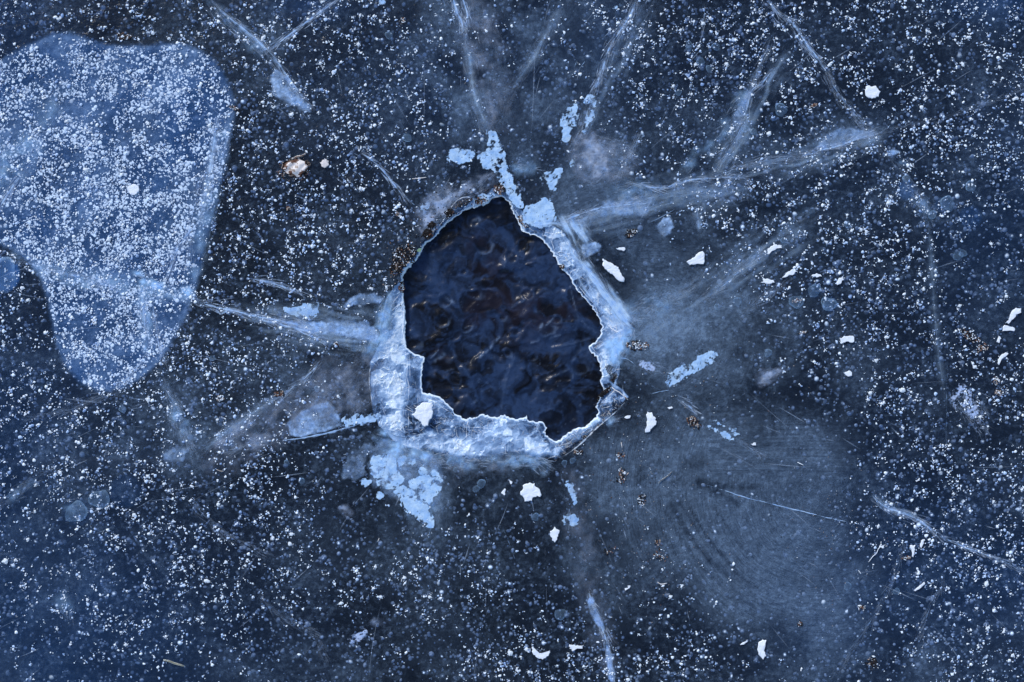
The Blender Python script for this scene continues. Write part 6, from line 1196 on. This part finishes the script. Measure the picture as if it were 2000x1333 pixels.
o = put('grit', V, F, [M_DKBROWN, M_TAN, M_SNOW, M_RUST], smoothf=False, mat_idx=np.repeat(r.choice(4, len(x), p=[.74, .08, .10, .08]), 21)[:len(F)])
tag(o, 'black plant grit strewn beside the upper left rim', 'grit', kind='stuff')

# the curled pale leaf
def leaf():
    e = bpy.data.objects.new('curled_leaf', None); COL.objects.link(e); e.location = (wx(577), wy(327), TOP); e.empty_display_size = .02
    tag(e, 'curled cream and brown dead leaf frozen on the dark ice left of the hole', 'leaf')
    nu, nv = 22, 14; V = []; F = []; MI = []
    for j in range(nv + 1):
        for i in range(nu + 1):
            u = i / nu * 2 - 1; v = j / nv * 2 - 1
            w = math.sqrt(max(0, 1 - abs(u) ** 2.4)) * (1 + .12 * math.sin(5 * u + 1))
            x = 25 * u + 2 * v; y = 17 * v * w + 3 * math.sin(2.6 * u) - 5 * u
            z = 1.2 + 11 * (1 - v * v) * w * (.6 + .4 * u) + 1.6 * math.sin(7 * u + 5 * v) - 4 * math.exp(-((u - .1) ** 2 + (v + .1) ** 2) * 9)
            V.append((x / 1000, -y / 1000, max(.2, z) / 1000))
    for j in range(nv):
        for i in range(nu):
            a = j * (nu + 1) + i; F.append((a, a + nu + 1, a + nu + 2, a + 1)); u = i / nu; v = j / nv
            nz_ = float(fbm(np.array([i / 3.1]), np.array([j / 2.3]), 3)[0]); ed_ = min(v, 1 - v, u * 1.2, (1 - u) * 1.3); MI.append(3 if ed_ < .04 + .1 * nz_ and nz_ > .5 else (1 if ed_ < .10 + .22 * nz_ and nz_ > .38 else (2 if nz_ > .58 else 0)))
    put('blade', V, F, [M_CREAM, M_RUST, M_TAN, M_DKBROWN], e, mat_idx=MI)
    # frayed dark rim and broken tip
    r = random.Random(4); V = []; F = []; MI = []
    for k in range(110):
        t = r.uniform(0, 2 * PI); x = 26 * math.cos(t) + r.gauss(0, 1.5); y = 16 * math.sin(t) - 3 * math.cos(t) + r.gauss(0, 1.5)
        if x > 5 and y > 0: y += r.uniform(0, 12)
        if x < -12: x -= r.uniform(0, 12); y += r.uniform(0, 12)
        w = r.uniform(.6, 2); a = r.uniform(0, PI); b = len(V)
        for (p, q, h) in ((-w * 2, 0, .2), (0, -w * .6, .2), (w * 1.8, 0, .2), (0, w * .6, .2), (0, 0, w * .7 + .4)):
            V.append(((x + p * math.cos(a) - q * math.sin(a)) / 1000, -(y + p * math.sin(a) + q * math.cos(a)) / 1000, h / 1000 + .0004))
        m = r.choices((0, 1, 2), (4, 5, 2))[0]
        for k2 in range(4): F.append((b + (k2 + 1) % 4, b + k2, b + 4)); MI.append(m)
    put('frayed_edge', V, F, [M_DKBROWN, M_RUST, M_TAN], e, mat_idx=MI, smoothf=False)
    tube('stalk', [(-6, -15, 4), (4, -20, 4), (14, -22, 3), (22, -28, 1.5)], [1.4, 1.9, 1.6, .7], M_RUST, e)
def tube(name, pts, rad, mat, parent=None, loc=None, seg=6):
    p = [np.array(q, float) for q in pts]; V = []; F = []
    for i, c in enumerate(p):
        t = (p[min(i + 1, len(p) - 1)] - p[max(i - 1, 0)]); t /= np.linalg.norm(t) + 1e-9
        a = np.cross(t, (0, 0, 1)); a /= np.linalg.norm(a) + 1e-9; b = np.cross(t, a)
        for k in range(seg):
            w = 2 * PI * k / seg; q = c + rad[i] * (math.cos(w) * a + math.sin(w) * b); V.append((q[0] / 1000, -q[1] / 1000, q[2] / 1000))
    for i in range(len(p) - 1):
        for k in range(seg): F.append((i * seg + k, i * seg + (k + 1) % seg, (i + 1) * seg + (k + 1) % seg, (i + 1) * seg + k))
    F.append(tuple(range(seg))[::-1]); F.append(tuple((len(p) - 1) * seg + k for k in range(seg)))
    return put(name, V, F, mat, parent, loc=loc)
leaf()
# rounded off-white crumb beside it
chip(PP('B', '480,1225 500,1205 530,1195 548,1212 550,1240 520,1265 495,1255'), .005, 'cream white crumb beside the curled leaf', 'bark_crumb', 'crumb', M_CREAM)
# twig across the lower right ledge
e = bpy.data.objects.new('twig', None); COL.objects.link(e); e.location = (wx(1195), wy(757), .0022); tag(e, 'frosted pale twig with an orange tip lying over the lower right rim', 'twig')
tube('stem', [(0, 0, 1), (6, 5, 1.6), (14, 9, 1.8), (22, 16, 1.5), (26, 20, 1)], [.7, .9, 1.0, .9, .6], M_CREAM, e)
tube('bark_tip', [(24, 18, 1.3), (28, 21, 1.4), (31, 24, 1.2)], [1.2, 1.3, .9], M_RUST, e)['label'] = 'orange bark tip'
tube('side_shoot', [(6, 5, 1.6), (2, 9, 1.8), (-1, 11, 1)], [.5, .5, .3], M_CREAM, e)
def fibre(name, raw, rad, mat, label, cat, h=1.0):
    S = spline(P(raw), 4.0); c = S.mean(0); n = len(S)
    pts = [(q[0] - c[0], q[1] - c[1], h * (.6 + .4 * math.sin(i * .7))) for i, q in enumerate(S)]
    o = tube(name, pts, [rad * (.5 + .5 * math.sin(PI * min(1, max(0, (i + .5) / n)))) for i in range(n)], mat, loc=(wx(c[0]), wy(c[1]), TOP)); return tag(o, label, cat)
fibre('dry_fibre', '1696,1098 1704,1087 1712,1080 1715,1072 1722,1067 1729,1064', .75, M_SNOW, 'long thin white curved fibre at the lower right', 'fibre')
fibre('dry_fibre', '1676,1114 1679,1118 1681,1121', .7, M_SNOW, 'very short white fibre under the long curved one', 'fibre')
fibre('dry_fibre', '805,350 818,349 833,347', .9, M_CREAM, 'short straight pale fibre above left of the hole', 'fibre')
fibre('dry_fibre', '1557,903 1563,906 1569,909', .8, M_SNOW, 'short white fibre on the grey smear', 'fibre')
fibre('dry_fibre', '1286,944 1292,938 1304,930 1312,922', 1.1, M_DKBROWN, 'short dark stalk lying below right of the hole', 'fibre')
fibre('dry_fibre', '1284,1137 1291,1141 1303,1139', .9, M_CREAM, 'short pale curved fibre near the bottom middle', 'fibre')
fibre('dry_fibre', '738,1058 741,1051', .7, M_CREAM, 'tiny pale fibre alone on the dark ice below left', 'fibre')
fibre('dry_fibre', '1213,864 1215,875', .8, M_CREAM, 'short upright white fibre below the lower right rim', 'fibre')
fibre('straw', '320,1289 330,1291 340,1295 350,1298 360,1301', 2.2, M_STRAW, 'olive straw coloured sliver near the bottom left', 'straw')
fibre('straw', '423,917 430,920 437,921', .9, M_TAN, 'short pinkish straw at the left below the grey smear', 'straw')
chip(P('814,490 818,486 824,486 822,492 817,493'), .002, 'tiny green leaf fragment on the upper left rim', 'leaf_fragment', 'leaf', M_GREEN, z=.003, jit=.3)
